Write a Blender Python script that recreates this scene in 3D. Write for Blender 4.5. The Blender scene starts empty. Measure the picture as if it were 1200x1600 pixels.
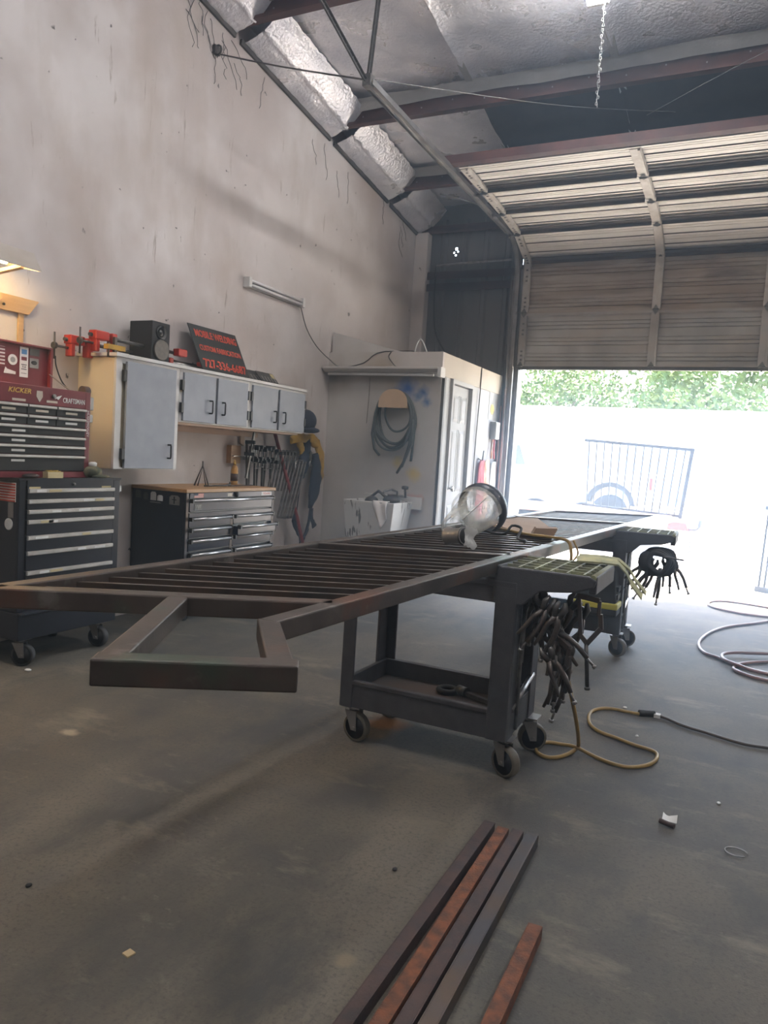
import bpy, bmesh, math, random
from mathutils import Vector, Matrix, noise
random.seed(7)
PI = math.pi
C = bpy.context.scene.collection
S = bpy.context.scene

# ------------------------------------------------------------------ camera
def make_camera():
    yaw, pitch, roll = .4485, -.0770, .0617
    f = Vector((-math.sin(yaw)*math.cos(pitch), math.cos(yaw)*math.cos(pitch), math.sin(pitch)))
    r = Vector((math.cos(yaw), math.sin(yaw), 0)); u = r.cross(f)
    r2 = r*math.cos(roll) + u*math.sin(roll); u2 = u*math.cos(roll) - r*math.sin(roll)
    cd = bpy.data.cameras.new('camera'); cam = bpy.data.objects.new('camera', cd); C.objects.link(cam)
    m = Matrix((r2, u2, -f)).transposed().to_4x4(); m.translation = (0, 0, 1.25)
    cam.matrix_world = m
    cd.sensor_fit = 'HORIZONTAL'; cd.sensor_width = 36; cd.lens = 1160.5/1200*36
    cd.clip_start = .05; cd.clip_end = 300
    S.camera = cam
make_camera()

# ------------------------------------------------------------------ light
w = bpy.data.worlds.new('world'); S.world = w; w.use_nodes = True
nt = w.node_tree; bg = nt.nodes['Background']
sky = nt.nodes.new('ShaderNodeTexSky'); sky.sky_type = 'NISHITA'; sky.sun_disc = False
sky.sun_elevation = math.radians(65); sky.sun_rotation = math.radians(-10); sky.dust_density = 2.5; sky.air_density = 1.2
nt.links.new(sky.outputs[0], bg.inputs[0]); bg.inputs[1].default_value = 2.0
sd = bpy.data.lights.new('sun', 'SUN'); sun = bpy.data.objects.new('sun', sd); C.objects.link(sun)
sd.energy = 32; sd.angle = .01; sd.color = (1, .95, .87)
sun.rotation_euler = Vector((-.06, .36, .92)).to_track_quat('Z', 'Y').to_euler()   # high, beyond the door
pd = bpy.data.lights.new('door_portal', 'AREA'); po = bpy.data.objects.new('door_portal', pd); C.objects.link(po)
pd.shape = 'RECTANGLE'; pd.size = 3.7; pd.size_y = 2.45; pd.cycles.is_portal = True
po.location = (-.68, 8.72, 1.2); po.rotation_euler = (-PI/2, 0, 0)
S.view_settings.view_transform = 'Standard'; S.view_settings.look = 'None'
S.view_settings.gamma = 1; S.view_settings.use_curve_mapping = False
S.view_settings.exposure = .35
TUBE_POWER = 130     # shop fluorescent tubes
HAZE = .022
HAZE_DOOR = .065    # denser volume by the door, imitating lens glare

# ------------------------------------------------------------------ materials
def mat(name, col, rough=.5, metal=0, col2=None, scale=6, lo=.35, hi=.65, bump=0, bscale=60, emis=0, detail=4, stretch=None, rvar=0, alpha=None, extra=None):
    m = bpy.data.materials.new(name); m.use_nodes = True; t = m.node_tree; N = t.nodes; L = t.links
    p = N['Principled BSDF']; p.inputs['Roughness'].default_value = rough; p.inputs['Metallic'].default_value = metal
    tc = N.new('ShaderNodeTexCoord'); src = tc.outputs['Object']
    if stretch:
        mp = N.new('ShaderNodeMapping'); mp.inputs['Scale'].default_value = stretch; L.new(src, mp.inputs[0]); src = mp.outputs[0]
    c = (*col, 1)
    if col2 is None: col2 = tuple(x*.86 for x in col)
    n = N.new('ShaderNodeTexNoise'); n.inputs['Scale'].default_value = scale; n.inputs['Detail'].default_value = detail; L.new(src, n.inputs['Vector'])
    cr = N.new('ShaderNodeValToRGB'); e = cr.color_ramp.elements
    e[0].position = lo; e[1].position = hi; e[0].color = c; e[1].color = (*col2, 1)
    L.new(n.outputs[0], cr.inputs[0]); out = cr.outputs[0]
    if extra: out = extra(N, L, tc, out)
    L.new(out, p.inputs['Base Color'])
    if rvar:
        mr = N.new('ShaderNodeMapRange'); mr.inputs[3].default_value = rough-rvar; mr.inputs[4].default_value = rough+rvar
        L.new(n.outputs[0], mr.inputs[0]); L.new(mr.outputs[0], p.inputs['Roughness'])
    if bump:
        b = N.new('ShaderNodeBump'); b.inputs['Strength'].default_value = bump; b.inputs['Distance'].default_value = .01
        n2 = N.new('ShaderNodeTexNoise'); n2.inputs['Scale'].default_value = bscale; n2.inputs['Detail'].default_value = 5; L.new(src, n2.inputs['Vector'])
        L.new(n2.outputs[0], b.inputs['Height']); L.new(b.outputs[0], p.inputs['Normal'])
    if emis:
        p.inputs['Emission Color'].default_value = c; p.inputs['Emission Strength'].default_value = emis
    return m
def mixnode(N, L, fac, a, b):
    m = N.new('ShaderNodeMix'); m.data_type = 'RGBA'
    for s, v in ((m.inputs[0], fac), (m.inputs[6], a), (m.inputs[7], b)):
        if isinstance(v, (int, float)): s.default_value = v
        elif isinstance(v, tuple): s.default_value = (*v, 1)
        else: L.new(v, s)
    return m.outputs[2]
def ramp(N, L, v, a, b):
    r = N.new('ShaderNodeMapRange'); r.inputs[1].default_value = a; r.inputs[2].default_value = b; L.new(v, r.inputs[0]); return r.outputs[0]
def noi(N, L, vec, sc, det=4, st=None, rough=.55):
    if st:
        mp = N.new('ShaderNodeMapping'); mp.inputs['Scale'].default_value = st; L.new(vec, mp.inputs[0]); vec = mp.outputs[0]
    n = N.new('ShaderNodeTexNoise'); n.inputs['Scale'].default_value = sc; n.inputs['Detail'].default_value = det
    n.inputs['Roughness'].default_value = rough; L.new(vec, n.inputs['Vector']); return n.outputs[0]
def blob(N, L, tc, out, centre, rad, col, st=(1, 1, 1), wob=1.2, soft=.35):
    """a stain, painted glow or splash of spray paint with a ragged edge round `centre` (object space)"""
    mp = N.new('ShaderNodeMapping'); mp.vector_type = 'POINT'
    mp.inputs['Location'].default_value = tuple(-c*s for c, s in zip(centre, st)); mp.inputs['Scale'].default_value = st
    L.new(tc.outputs['Object'], mp.inputs[0])
    ln = N.new('ShaderNodeVectorMath'); ln.operation = 'LENGTH'; L.new(mp.outputs[0], ln.inputs[0])
    n = noi(N, L, tc.outputs['Object'], 3.5/rad*.3, 3)
    ad = N.new('ShaderNodeMath'); ad.operation = 'MULTIPLY_ADD'; ad.inputs[1].default_value = wob*rad; L.new(n, ad.inputs[0]); L.new(ln.outputs['Value'], ad.inputs[2])
    f = ramp(N, L, ad.outputs[0], rad*(1+wob*.5), rad*(1+wob*.5)*(1-soft))
    return mixnode(N, L, f, out, col)

def wall_extra(N, L, tc, out):
    o = tc.outputs['Object']
    out = mixnode(N, L, ramp(N, L, noi(N, L, o, .55, 5), .45, .68), out, (.41, .355, .335))       # large soot clouds
    out = mixnode(N, L, ramp(N, L, noi(N, L, o, 1.3, 6, (1, 1, .35)), .52, .74), out, (.36, .295, .25))
    out = mixnode(N, L, ramp(N, L, noi(N, L, o, 12, 3), .71, .74), out, (.10, .08, .07))       # specks
    out = mixnode(N, L, ramp(N, L, noi(N, L, o, 3, 8, (1, 5, .6), .7), .63, .69), out, (.30, .25, .22))   # cracks
    for c, r, k in (((0, 2.3, 2.05), .75, (.70, .56, .34)), ((0, 5.9, 2.72), .12, (.25, .2, .16)), ((0, 5.1, 2.7), .1, (.2, .17, .15)),  # first patch paints the shop light's warm glow onto the wall
                    ((0, 4.0, 2.0), .35, (.42, .36, .33)), ((0, 7.6, 2.9), .45, (.50, .38, .35)), ((0, 6.2, 3.7), .35, (.36, .31, .28)), ((0, 8.0, 3.55), .3, (.3, .26, .24))):
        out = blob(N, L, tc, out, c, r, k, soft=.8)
    return out
def part_extra(N, L, tc, out):
    o = tc.outputs['Object']
    out = mixnode(N, L, ramp(N, L, noi(N, L, o, 1.1, 5), .45, .8), out, (.42, .37, .34))
    out = mixnode(N, L, ramp(N, L, noi(N, L, o, 18, 3), .73, .76), out, (.2, .17, .15))
    for c, r, k in (((-3.02, 6.6, 1.90), .13, (.03, .12, .42)), ((-3.14, 6.6, 1.84), .09, (.05, .13, .34)), ((-2.85, 6.6, 1.87), .08, (.03, .11, .34)), ((-2.80, 6.6, 1.78), .07, (.04, .13, .36)), ((-2.90, 6.6, 1.82), .06, (.10, .18, .36)),
                    ((-3.07, 6.6, 1.18), .08, (.50, .40, .16)), ((-2.90, 6.6, 1.08), .10, (.6, .46, .16)), ((-2.86, 6.6, .80), .10, (.62, .14, .10)),
                    ((-3.3, 6.6, 2.1), .25, (.36, .30, .23)), ((-3.85, 6.6, 2.0), .25, (.3, .26, .22))):
        out = blob(N, L, tc, out, c, r, k, st=(1, .05, 1), wob=1.3, soft=.55)
    return out
def floor_extra(N, L, tc, out):
    o = tc.outputs['Object']
    out = mixnode(N, L, ramp(N, L, noi(N, L, o, .8, 6), .45, .68), out, (.120, .104, .082))
    out = mixnode(N, L, ramp(N, L, noi(N, L, o, 2.2, 8, None, .65), .52, .72), out, (.055, .055, .055))
    out = mixnode(N, L, ramp(N, L, noi(N, L, o, .9, 3, (1.2, .3, 1)), .55, .72), out, (.20, .175, .135))
    out = mixnode(N, L, ramp(N, L, noi(N, L, o, 5, 9, (1, 2, 1), .7), .6, .78), out, (.19, .175, .145))
    out = mixnode(N, L, ramp(N, L, noi(N, L, o, 75, 6, None, .7), .50, .72), out, (.055, .05, .045))
    out = mixnode(N, L, ramp(N, L, noi(N, L, o, 30, 6, None, .7), .62, .74), out, (.16, .147, .12))
    out = mixnode(N, L, ramp(N, L, noi(N, L, o, 1.5, 9, (1.6, .8, 1), .72), .50, .64), out, (.062, .06, .056))
    out = mixnode(N, L, ramp(N, L, noi(N, L, o, 2.4, 9, (.7, 1.5, 1), .72), .56, .68), out, (.17, .15, .115))
    out = blob(N, L, tc, out, (-.78, 1.56, 0), .035, (.20, .17, .12))
    out = blob(N, L, tc, out, (-2.47, 2.2, 0), .06, (.33, .28, .2), st=(1, 1.6, 1))
    out = blob(N, L, tc, out, (-1.4, 3.1, 0), .12, (.24, .13, .06))
    return out

M = {}
M['wall'] = mat('painted_block', (.60, .56, .55), .85, col2=(.50, .455, .44), scale=2.2, bump=.12, bscale=25, extra=wall_extra)
M['partition'] = mat('painted_board', (.56, .535, .515), .8, col2=(.49, .465, .44), scale=2.5, bump=.05, bscale=30, extra=part_extra)
M['floor'] = mat('stained_concrete', (.112, .101, .080), .72, col2=(.072, .068, .062), scale=3.5, lo=.35, hi=.65, bump=.18, bscale=160, extra=floor_extra)
M['floor'].node_tree.nodes['Principled BSDF'].inputs['Specular IOR Level'].default_value = .3
M['apron'] = mat('outdoor_concrete', (.62, .60, .56), .9, scale=1.5)
M['foil'] = mat('foil_insulation', (.92, .90, .93), .30, .5, col2=(.64, .64, .70), scale=2.5, bump=1.0, bscale=38, rvar=.14)
M['dark_bay'] = mat('dark_blanket', (.022, .022, .026), .85, col2=(.035, .03, .03))  # near-black blanket, used in the bays over the raised door
M['foil_tape'] = mat('foil_tape', (.42, .41, .40), .42, .4, bump=.5, bscale=30)
M['red_iron'] = mat('red_oxide_steel', (.095, .036, .030), .6, .1, col2=(.05, .022, .02), scale=5, bump=.1)
M['galv'] = mat('galvanised_steel', (.33, .32, .31), .45, .75, col2=(.22, .21, .2), scale=8)
M['dark_galv'] = mat('sooty_steel', (.12, .115, .11), .55, .5, col2=(.07, .065, .06), scale=6)
M['metal_wall'] = mat('dusty_wall_sheet', (.17, .165, .165), .6, .25, col2=(.105, .10, .10), scale=2.5, stretch=(1, 1, .3))
def door_extra(N, L, tc, out):
    o = tc.outputs['Object']
    out = mixnode(N, L, ramp(N, L, noi(N, L, o, 1.8, 6, (.45, 1, 2.2), .65), .48, .7), out, (.42, .35, .29))
    return out
def dirty_extra(N, L, tc, out):
    o = tc.outputs['Object']
    out = mixnode(N, L, ramp(N, L, noi(N, L, o, 1.6, 7, (.35, 1, 3.5), .65), .42, .62), out, (.27, .19, .13))
    out = mixnode(N, L, ramp(N, L, noi(N, L, o, 3, 7, (.5, 1, 3), .65), .52, .68), out, (.16, .115, .085))
    return out
M['door_clean'] = mat('door_panel_white', (.90, .86, .80), .55, .05, scale=3)
M['door_dirty'] = mat('door_panel_rust_streaked', (.50, .45, .39), .6, .1, scale=3, extra=dirty_extra)
M['door_grimy'] = mat('door_panel_grimy', (.46, .45, .43), .6, .1, scale=3, col2=(.3, .28, .26), extra=door_extra)
M['stile'] = mat('door_stile', (.60, .57, .53), .5, .1, col2=(.45, .41, .36), scale=12)
M['groove'] = mat('dark_brown_steel', (.085, .06, .045), .7, .1, col2=(.05, .04, .035))
M['white_paint'] = mat('white_paint', (.62, .61, .60), .5, col2=(.54, .53, .51))
M['closet_paint'] = mat('closet_side_paint', (.40, .40, .405), .6, col2=(.35, .35, .35), scale=3)
M['cream'] = mat('cream_board', (.66, .60, .50), .6, col2=(.58, .52, .43), scale=4)
M['cream_dim'] = mat('closet_fascia_board', (.46, .41, .335), .6, col2=(.40, .355, .29), scale=4)
M['yellowed'] = mat('yellowed_side_panel', (.66, .58, .43), .55, col2=(.60, .51, .37), scale=1.5)
M['grey_door'] = mat('grey_cabinet_door', (.285, .305, .345), .55, col2=(.245, .265, .305), scale=9, bump=.04, bscale=140)
M['black'] = mat('black_plastic', (.014, .014, .015), .45)
M['black_matte'] = mat('black_matte', (.02, .02, .021), .75, bump=.05)
M['rubber'] = mat('black_rubber', (.022, .021, .02), .7)
M['chest_black'] = mat('black_enamel', (.016, .018, .026), .3, .1, col2=(.012, .013, .018))
M['gloss_black'] = mat('gloss_black_drawer', (.022, .025, .04), .14, .0, col2=(.02, .022, .033))
M['gloss_black'].node_tree.nodes['Principled BSDF'].inputs['Specular IOR Level'].default_value = .18
M['red_enamel'] = mat('dark_red_enamel', (.17, .022, .03), .33, col2=(.13, .018, .024))
M['alu'] = mat('brushed_aluminium', (.60, .60, .61), .32, .85, col2=(.48, .48, .49), scale=20, stretch=(1, .2, 4))
M['alu_dull'] = mat('dull_aluminium_strip', (.52, .50, .47), .5, .4, col2=(.42, .40, .37), scale=14)
M['wood'] = mat('raw_pine', (.62, .42, .22), .65, col2=(.5, .32, .16), scale=4, stretch=(6, .6, 6))
M['butcher'] = mat('wood_top', (.42, .25, .12), .5, col2=(.33, .19, .09), scale=4, stretch=(8, .8, 8))
M['pinkwood'] = mat('raw_wood_ledger', (.50, .36, .27), .7, col2=(.42, .29, .2), scale=4, stretch=(6, .6, 6))
M['chrome'] = mat('chrome', (.7, .7, .7), .18, 1)
M['steel'] = mat('worn_steel', (.36, .35, .34), .35, .9, col2=(.2, .19, .18), scale=25)
M['steel_brown'] = mat('oily_brown_steel', (.15, .125, .11), .35, .8, col2=(.08, .07, .065), scale=25)
M['dark_steel'] = mat('dark_steel', (.085, .08, .078), .42, .7, col2=(.13, .12, .11), scale=30)
def mill_extra(N, L, tc, out):
    o = tc.outputs['Object']
    out = mixnode(N, L, ramp(N, L, noi(N, L, o, 3.5, 5), .54, .66), out, (.15, .072, .045))
    out = mixnode(N, L, ramp(N, L, noi(N, L, o, 2.6, 4, (1.3, 1, 1)), .6, .68), out, (.075, .10, .075))
    out = mixnode(N, L, ramp(N, L, noi(N, L, o, 9, 6), .62, .72), out, (.20, .18, .165))
    return out
M['mill'] = mat('mill_scale_steel', (.085, .07, .062), .42, .55, col2=(.13, .105, .09), scale=7, extra=mill_extra, bump=.05, bscale=80)
M['mill_plain'] = mat('mill_scale_bar', (.075, .066, .062), .3, .6, col2=(.14, .10, .075), scale=9)
M['rust'] = mat('bright_rust', (.21, .075, .034), .8, .1, col2=(.09, .042, .028), scale=30, bump=.3, bscale=150)
M['rust_dark'] = mat('brown_rust', (.085, .052, .044), .65, .3, col2=(.05, .04, .04), scale=22, bump=.1, bscale=100)
M['gun'] = mat('blue_grey_steel', (.075, .07, .075), .5, .5, col2=(.10, .07, .05), scale=10)
M['cart'] = mat('dark_grey_resin', (.062, .060, .066), .6, col2=(.046, .044, .048), scale=20, bump=.15, bscale=220)
M['cart_floor'] = mat('rusty_shelf_floor', (.085, .055, .042), .7, col2=(.05, .045, .042), scale=6)
M['tread'] = mat('tan_wheel_tread', (.15, .13, .10), .6)
M['olive'] = mat('worn_olive_rib', (.28, .29, .16), .6, col2=(.15, .15, .11), scale=12)
M['yellow'] = mat('safety_yellow', (.60, .55, .08), .55, col2=(.5, .46, .08))
M['harness'] = mat('amber_webbing', (.50, .29, .025), .7, col2=(.34, .2, .03), scale=12)
M['navy'] = mat('navy_cloth', (.018, .024, .045), .85, bump=.2)
M['orange_cord'] = mat('tan_yellow_cord', (.34, .215, .055), .5, col2=(.26, .17, .05), scale=10)
M['brown_cord'] = mat('dark_brown_cord', (.06, .045, .03), .5)
M['hose'] = mat('mauve_brown_hose', (.24, .13, .115), .42, col2=(.19, .105, .09))
M['red'] = mat('bright_red', (.50, .035, .02), .4, col2=(.38, .03, .02))
M['pole_red'] = mat('pole_red', (.26, .035, .035), .5)
M['green'] = mat('green_hose', (.035, .06, .045), .5)
M['cable'] = mat('dark_green_cable', (.035, .045, .04), .5, col2=(.055, .06, .055))
M['tanboard'] = mat('tan_plywood', (.52, .36, .23), .7)
M['card'] = mat('brown_cardboard', (.34, .23, .155), .85, col2=(.28, .19, .13))
M['sign'] = mat('sign_black', (.030, .034, .033), .55)
M['sign_red'] = mat('sign_red_letters', (.60, .085, .045), .6, col2=(.5, .06, .035))
M['paper'] = mat('white_paper', (.72, .72, .70), .7)
M['label'] = mat('label_tape', (.55, .50, .42), .7)
M['label_y'] = mat('label_yellow', (.55, .46, .25), .7)
M['gold'] = mat('gold_letters', (.62, .42, .08), .5)
M['flagred'] = mat('flag_red', (.55, .09, .05), .6)
M['flagblue'] = mat('flag_blue', (.03, .04, .08), .6)
M['sticker_blue'] = mat('sticker_blue', (.08, .25, .5), .5)
M['camo'] = mat('camo_cloth', (.16, .14, .085), .9, col2=(.06, .065, .04), scale=14, lo=.45, hi=.55)
M['tub'] = mat('paint_dripped_tub', (.62, .615, .61), .5, col2=(.10, .10, .10), scale=7, lo=.60, hi=.63, stretch=(3.5, 3.5, .45), detail=6)
M['cloth'] = mat('white_rag', (.74, .71, .70), .9)
M['glass'] = None
M['porcelain'] = mat('lamp_enamel', (.50, .45, .40), .4, col2=(.42, .36, .3))
M['trailer_red'] = mat('trailer_red', (.55, .06, .05), .45)
M['stucco'] = mat('white_stucco', (.74, .74, .73), .9)
M['roller'] = mat('pale_blue_roller_door', (.42, .46, .58), .7)
M['truck'] = mat('white_car_paint', (.74, .75, .76), .25)
M['tyre'] = mat('tyre', (.03, .03, .032), .8)
M['carglass'] = mat('car_glass', (.12, .14, .17), .1)
M['leaf'] = mat('leaves', (.11, .165, .04), .6, col2=(.055, .105, .022), scale=.7)
M['bark'] = mat('bark', (.12, .09, .06), .9)
M['railpaint'] = mat('bare_grey_rail', (.03, .03, .035), .5, .3)
def glassmat():
    m = bpy.data.materials.new('scuffed_clear_visor'); m.use_nodes = True; t = m.node_tree; N = t.nodes; L = t.links
    p = N['Principled BSDF']; p.inputs['Base Color'].default_value = (.75, .75, .68, 1); p.inputs['Roughness'].default_value = .35
    tr = N.new('ShaderNodeBsdfTransparent'); mx = N.new('ShaderNodeMixShader')
    tc = N.new('ShaderNodeTexCoord'); n = noi(N, L, tc.outputs['Object'], 9, 5)
    L.new(ramp(N, L, n, .2, 1.1), mx.inputs[0]); L.new(tr.outputs[0], mx.inputs[1]); L.new(p.outputs[0], mx.inputs[2])
    L.new(mx.outputs[0], N['Material Output'].inputs[0]); return m
M['glass'] = glassmat()
def emit(name, col, s):
    m = bpy.data.materials.new(name); m.use_nodes = True; p = m.node_tree.nodes['Principled BSDF']
    p.inputs['Base Color'].default_value = (*col, 1); p.inputs['Emission Color'].default_value = (*col, 1); p.inputs['Emission Strength'].default_value = s
    return m
M['tube_on'] = emit('lit_tube', (.93, .96, 1), TUBE_POWER)
M['tube_warm'] = emit('lit_warm_tube', (1, .74, .36), 55)
M['tube_off'] = mat('unlit_tube', (.7, .68, .68), .25)

# ------------------------------------------------------------------ mesh builder
class MB:
    def __init__(s): s.v = []; s.f = []; s.sm = []
    def add(s, vs, fs, sm=False):
        o = len(s.v); s.v += [Vector(v) for v in vs]; s.f += [tuple(i+o for i in f) for f in fs]; s.sm += [sm]*len(fs); return s
    def box(s, x0, x1, y0, y1, z0, z1):
        vs = [(x, y, z) for x in (x0, x1) for y in (y0, y1) for z in (z0, z1)]
        return s.add(vs, [(0, 1, 3, 2), (4, 6, 7, 5), (0, 4, 5, 1), (2, 3, 7, 6), (0, 2, 6, 4), (1, 5, 7, 3)])
    def hexa(s, b, t):      # bottom four, top four corners, both counter-clockwise
        return s.add(list(b)+list(t), [(3, 2, 1, 0), (4, 5, 6, 7), (0, 1, 5, 4), (1, 2, 6, 5), (2, 3, 7, 6), (3, 0, 4, 7)])
    def beam(s, a, b, w, h, up=(0, 0, 1)):
        a, b = Vector(a), Vector(b); d = (b-a).normalized(); up = Vector(up)
        r = d.cross(up)
        if r.length < 1e-4: r = d.cross(Vector((1, 0, 0)))
        r.normalize(); u = r.cross(d); r = r*w/2; u = u*h/2
        return s.hexa([a-r-u, a+r-u, b+r-u, b-r-u], [a-r+u, a+r+u, b+r+u, b-r+u])
    def tube(s, pts, r, seg=8, closed=False, cap=True):
        P = [Vector(p) for p in pts]; n = len(P); rs = r if isinstance(r, (list, tuple)) else [r]*n
        T = []
        for i in range(n):
            a = P[i-1] if (i or closed) else P[0]; b = P[(i+1) % n] if (i < n-1 or closed) else P[-1]
            T.append((b-a).normalized())
        t = T[0]; u = t.cross(Vector((0, 0, 1)));
        if u.length < .05: u = t.cross(Vector((1, 0, 0)))
        u.normalize(); vs = []
        for i in range(n):
            u = (u - T[i]*u.dot(T[i])).normalized(); w = T[i].cross(u)
            vs += [P[i] + (u*math.cos(2*PI*k/seg) + w*math.sin(2*PI*k/seg))*rs[i] for k in range(seg)]
        fs = []
        for i in range(n if closed else n-1):
            j = (i+1) % n
            fs += [(i*seg+k, i*seg+(k+1) % seg, j*seg+(k+1) % seg, j*seg+k) for k in range(seg)]
        s.add(vs, fs, True)
        if cap and not closed:
            s.add(vs[:seg], [tuple(range(seg-1, -1, -1))]); s.add(vs[-seg:], [tuple(range(seg))])
        return s
    def lathe(s, prof, seg=16, o=(0, 0, 0), ax=(0, 0, 1), sm=True, cap=True):   # prof: (radius, along)
        ax = Vector(ax).normalized(); u = ax.orthogonal().normalized(); w = ax.cross(u); o = Vector(o); vs = []
        for r, h in prof: vs += [o + ax*h + (u*math.cos(2*PI*k/seg)+w*math.sin(2*PI*k/seg))*r for k in range(seg)]
        fs = [(i*seg+k, i*seg+(k+1) % seg, (i+1)*seg+(k+1) % seg, (i+1)*seg+k) for i in range(len(prof)-1) for k in range(seg)]
        s.add(vs, fs, sm)
        for r, i in ((prof[0][0], 0), (prof[-1][0], len(prof)-1)):
            if r > 1e-4 and cap: s.add(vs[i*seg:(i+1)*seg], [tuple(range(seg))])
        return s
    def prism(s, poly, o, ux, uy, n, d):        # poly (2d) in plane o+ux*a+uy*b, thickness d along n
        o, ux, uy, n = Vector(o), Vector(ux), Vector(uy), Vector(n)
        a = [o+ux*p[0]+uy*p[1] for p in poly]; b = [p+n*d for p in a]; k = len(poly)
        return s.add(a+b, [tuple(range(k-1, -1, -1)), tuple(range(k, 2*k))] + [(i, (i+1) % k, (i+1) % k+k, i+k) for i in range(k)])
    def ball(s, c, r, seg=12, rings=7, m=None):
        r = Vector(r) if not isinstance(r, (int, float)) else Vector((r, r, r)); c = Vector(c); vs = []
        for i in range(rings+1):
            t = PI*i/rings
            for k in range(seg):
                p = Vector((math.sin(t)*math.cos(2*PI*k/seg)*r.x, math.sin(t)*math.sin(2*PI*k/seg)*r.y, math.cos(t)*r.z))
                if m: p = m @ p
                vs.append(c+p)
        return s.add(vs, [(i*seg+k, (i+1)*seg+k, (i+1)*seg+(k+1) % seg, i*seg+(k+1) % seg) for i in range(rings) for k in range(seg)], True)
    def grid(s, fn, nu, nv, sm=True):
        vs = [fn(i/nu, j/nv) for i in range(nu+1) for j in range(nv+1)]
        return s.add(vs, [(i*(nv+1)+j, (i+1)*(nv+1)+j, (i+1)*(nv+1)+j+1, i*(nv+1)+j+1) for i in range(nu) for j in range(nv)], sm)

ORG = {}
def _mesh(name, mb, m, org):
    me = bpy.data.meshes.new(name); me.from_pydata([v-org for v in mb.v], [], mb.f)
    me.polygons.foreach_set('use_smooth', mb.sm); me.materials.append(m); me.validate()
    bm = bmesh.new(); bm.from_mesh(me)
    bmesh.ops.remove_doubles(bm, verts=bm.verts, dist=1e-6) if any(mb.sm) else None
    bmesh.ops.recalc_face_normals(bm, faces=bm.faces); bm.to_mesh(me); bm.free()
    return me
def _bev(o, b):
    if b: x = o.modifiers.new('bevel', 'BEVEL'); x.width = b; x.segments = 2; x.limit_method = 'ANGLE'; x.angle_limit = .6
def tag(o, label=None, cat=None, group=None, kind=None):
    for k, v in (('label', label), ('category', cat), ('group', group), ('kind', kind)):
        if v: o[k] = v
    return o
def thing(name, label, cat, loc=(0, 0, 0), group=None, local=False):
    o = bpy.data.objects.new(name, None); C.objects.link(o); o.location = loc; o.empty_display_size = .1
    ORG[o] = Vector((0, 0, 0)) if local else Vector(loc)
    return tag(o, label, cat, group)
def part(name, mb, m, parent, bev=0, label=None, kind=None):
    org = ORG[parent]; o = bpy.data.objects.new(name, _mesh(name, mb, m, org)); C.objects.link(o); o.parent = parent
    ORG[o] = org; _bev(o, bev); return tag(o, label, kind=kind)
def single(name, mb, m, label, cat, loc, group=None, bev=0, local=False, kind=None):
    org = Vector((0, 0, 0)) if local else Vector(loc)
    o = bpy.data.objects.new(name, _mesh(name, mb, m, org)); C.objects.link(o); o.location = loc; ORG[o] = org; _bev(o, bev)
    return tag(o, label, cat, group, kind)
def struct(name, mb, m, bev=0, smooth=False):
    o = bpy.data.objects.new(name, _mesh(name, mb, m, Vector((0, 0, 0)))); C.objects.link(o); ORG[o] = Vector((0, 0, 0)); _bev(o, bev); o['kind'] = 'structure'; return o
def copy_tree(o, parent=None):
    c = o.copy(); C.objects.link(c)
    if parent: c.parent = parent
    for ch in list(o.children): copy_tree(ch, c)
    return c
def dup(o, label, loc, rot=None, group=None, scale=None):
    c = copy_tree(o); c['label'] = label; c.location = loc
    if rot: c.rotation_euler = rot
    if scale: c.scale = scale
    if group: c['group'] = group
    return c
def text(s, name, o, right, up, h, m, parent, width=None, depth=.001, align='CENTER', shear=0, bold=0):
    cu = bpy.data.curves.new(name, 'FONT'); cu.body = s; cu.size = 1; cu.align_x = 'CENTER'; cu.align_y = 'CENTER'; cu.extrude = .5; cu.resolution_u = 2; cu.shear = shear; cu.offset = bold
    t = bpy.data.objects.new(name, cu); me = bpy.data.meshes.new_from_object(t)
    xs = [v.co.x for v in me.vertices]; ys = [v.co.y for v in me.vertices]
    wx = max(xs)-min(xs); hy = max(ys)-min(ys); cx = (max(xs)+min(xs))/2; cy = (max(ys)+min(ys))/2
    sy = h/hy; sx = width/wx if width else sy
    right = Vector(right).normalized(); up = Vector(up).normalized(); n = right.cross(up); o = Vector(o)
    for v in me.vertices:
        p = v.co; v.co = o + right*(p.x-cx)*sx + up*(p.y-cy)*sy + n*(p.z*depth) - ORG[parent]
    me.name = name; me.materials.clear(); me.materials.append(m)
    ob = bpy.data.objects.new(name, me); C.objects.link(ob); ob.parent = parent; ORG[ob] = ORG[parent]
    bpy.data.objects.remove(t); bpy.data.curves.remove(cu); return ob

# ------------------------------------------------------------------ room shell
XW = -3.9; YD = 8.65; XR = 4.2; YB = -5.0
def roof(y): return 4.48 - .115*(y-6.4)
def wtop(y): return 4.46 - .128*(y-4.9)
struct('floor', MB().box(XW-.2, XR+.2, YB-.2, YD+.12, -.2, 0), M['floor'])
apron = struct('apron', MB().box(-40, 40, YD+.121, 70, -.25, -.03), M['apron'])
wl = struct('wall_left', MB().hexa([(XW-.2, YB, -.2), (XW, YB, -.2), (XW, YD, -.2), (XW-.2, YD, -.2)], [(XW-.2, YB, wtop(YB)), (XW, YB, wtop(YB)), (XW, YD, wtop(YD)), (XW-.2, YD, wtop(YD))]).hexa([(XW-.2, YB, 3), (XW-.05, YB, 3), (XW-.05, YD, 3), (XW-.2, YD, 3)], [(XW-.2, YB, roof(YB)+.12), (XW-.05, YB, roof(YB)+.12), (XW-.05, YD, roof(YD)+.12), (XW-.2, YD, roof(YD)+.12)]), M['wall'])
wl.location.x = 0
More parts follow.
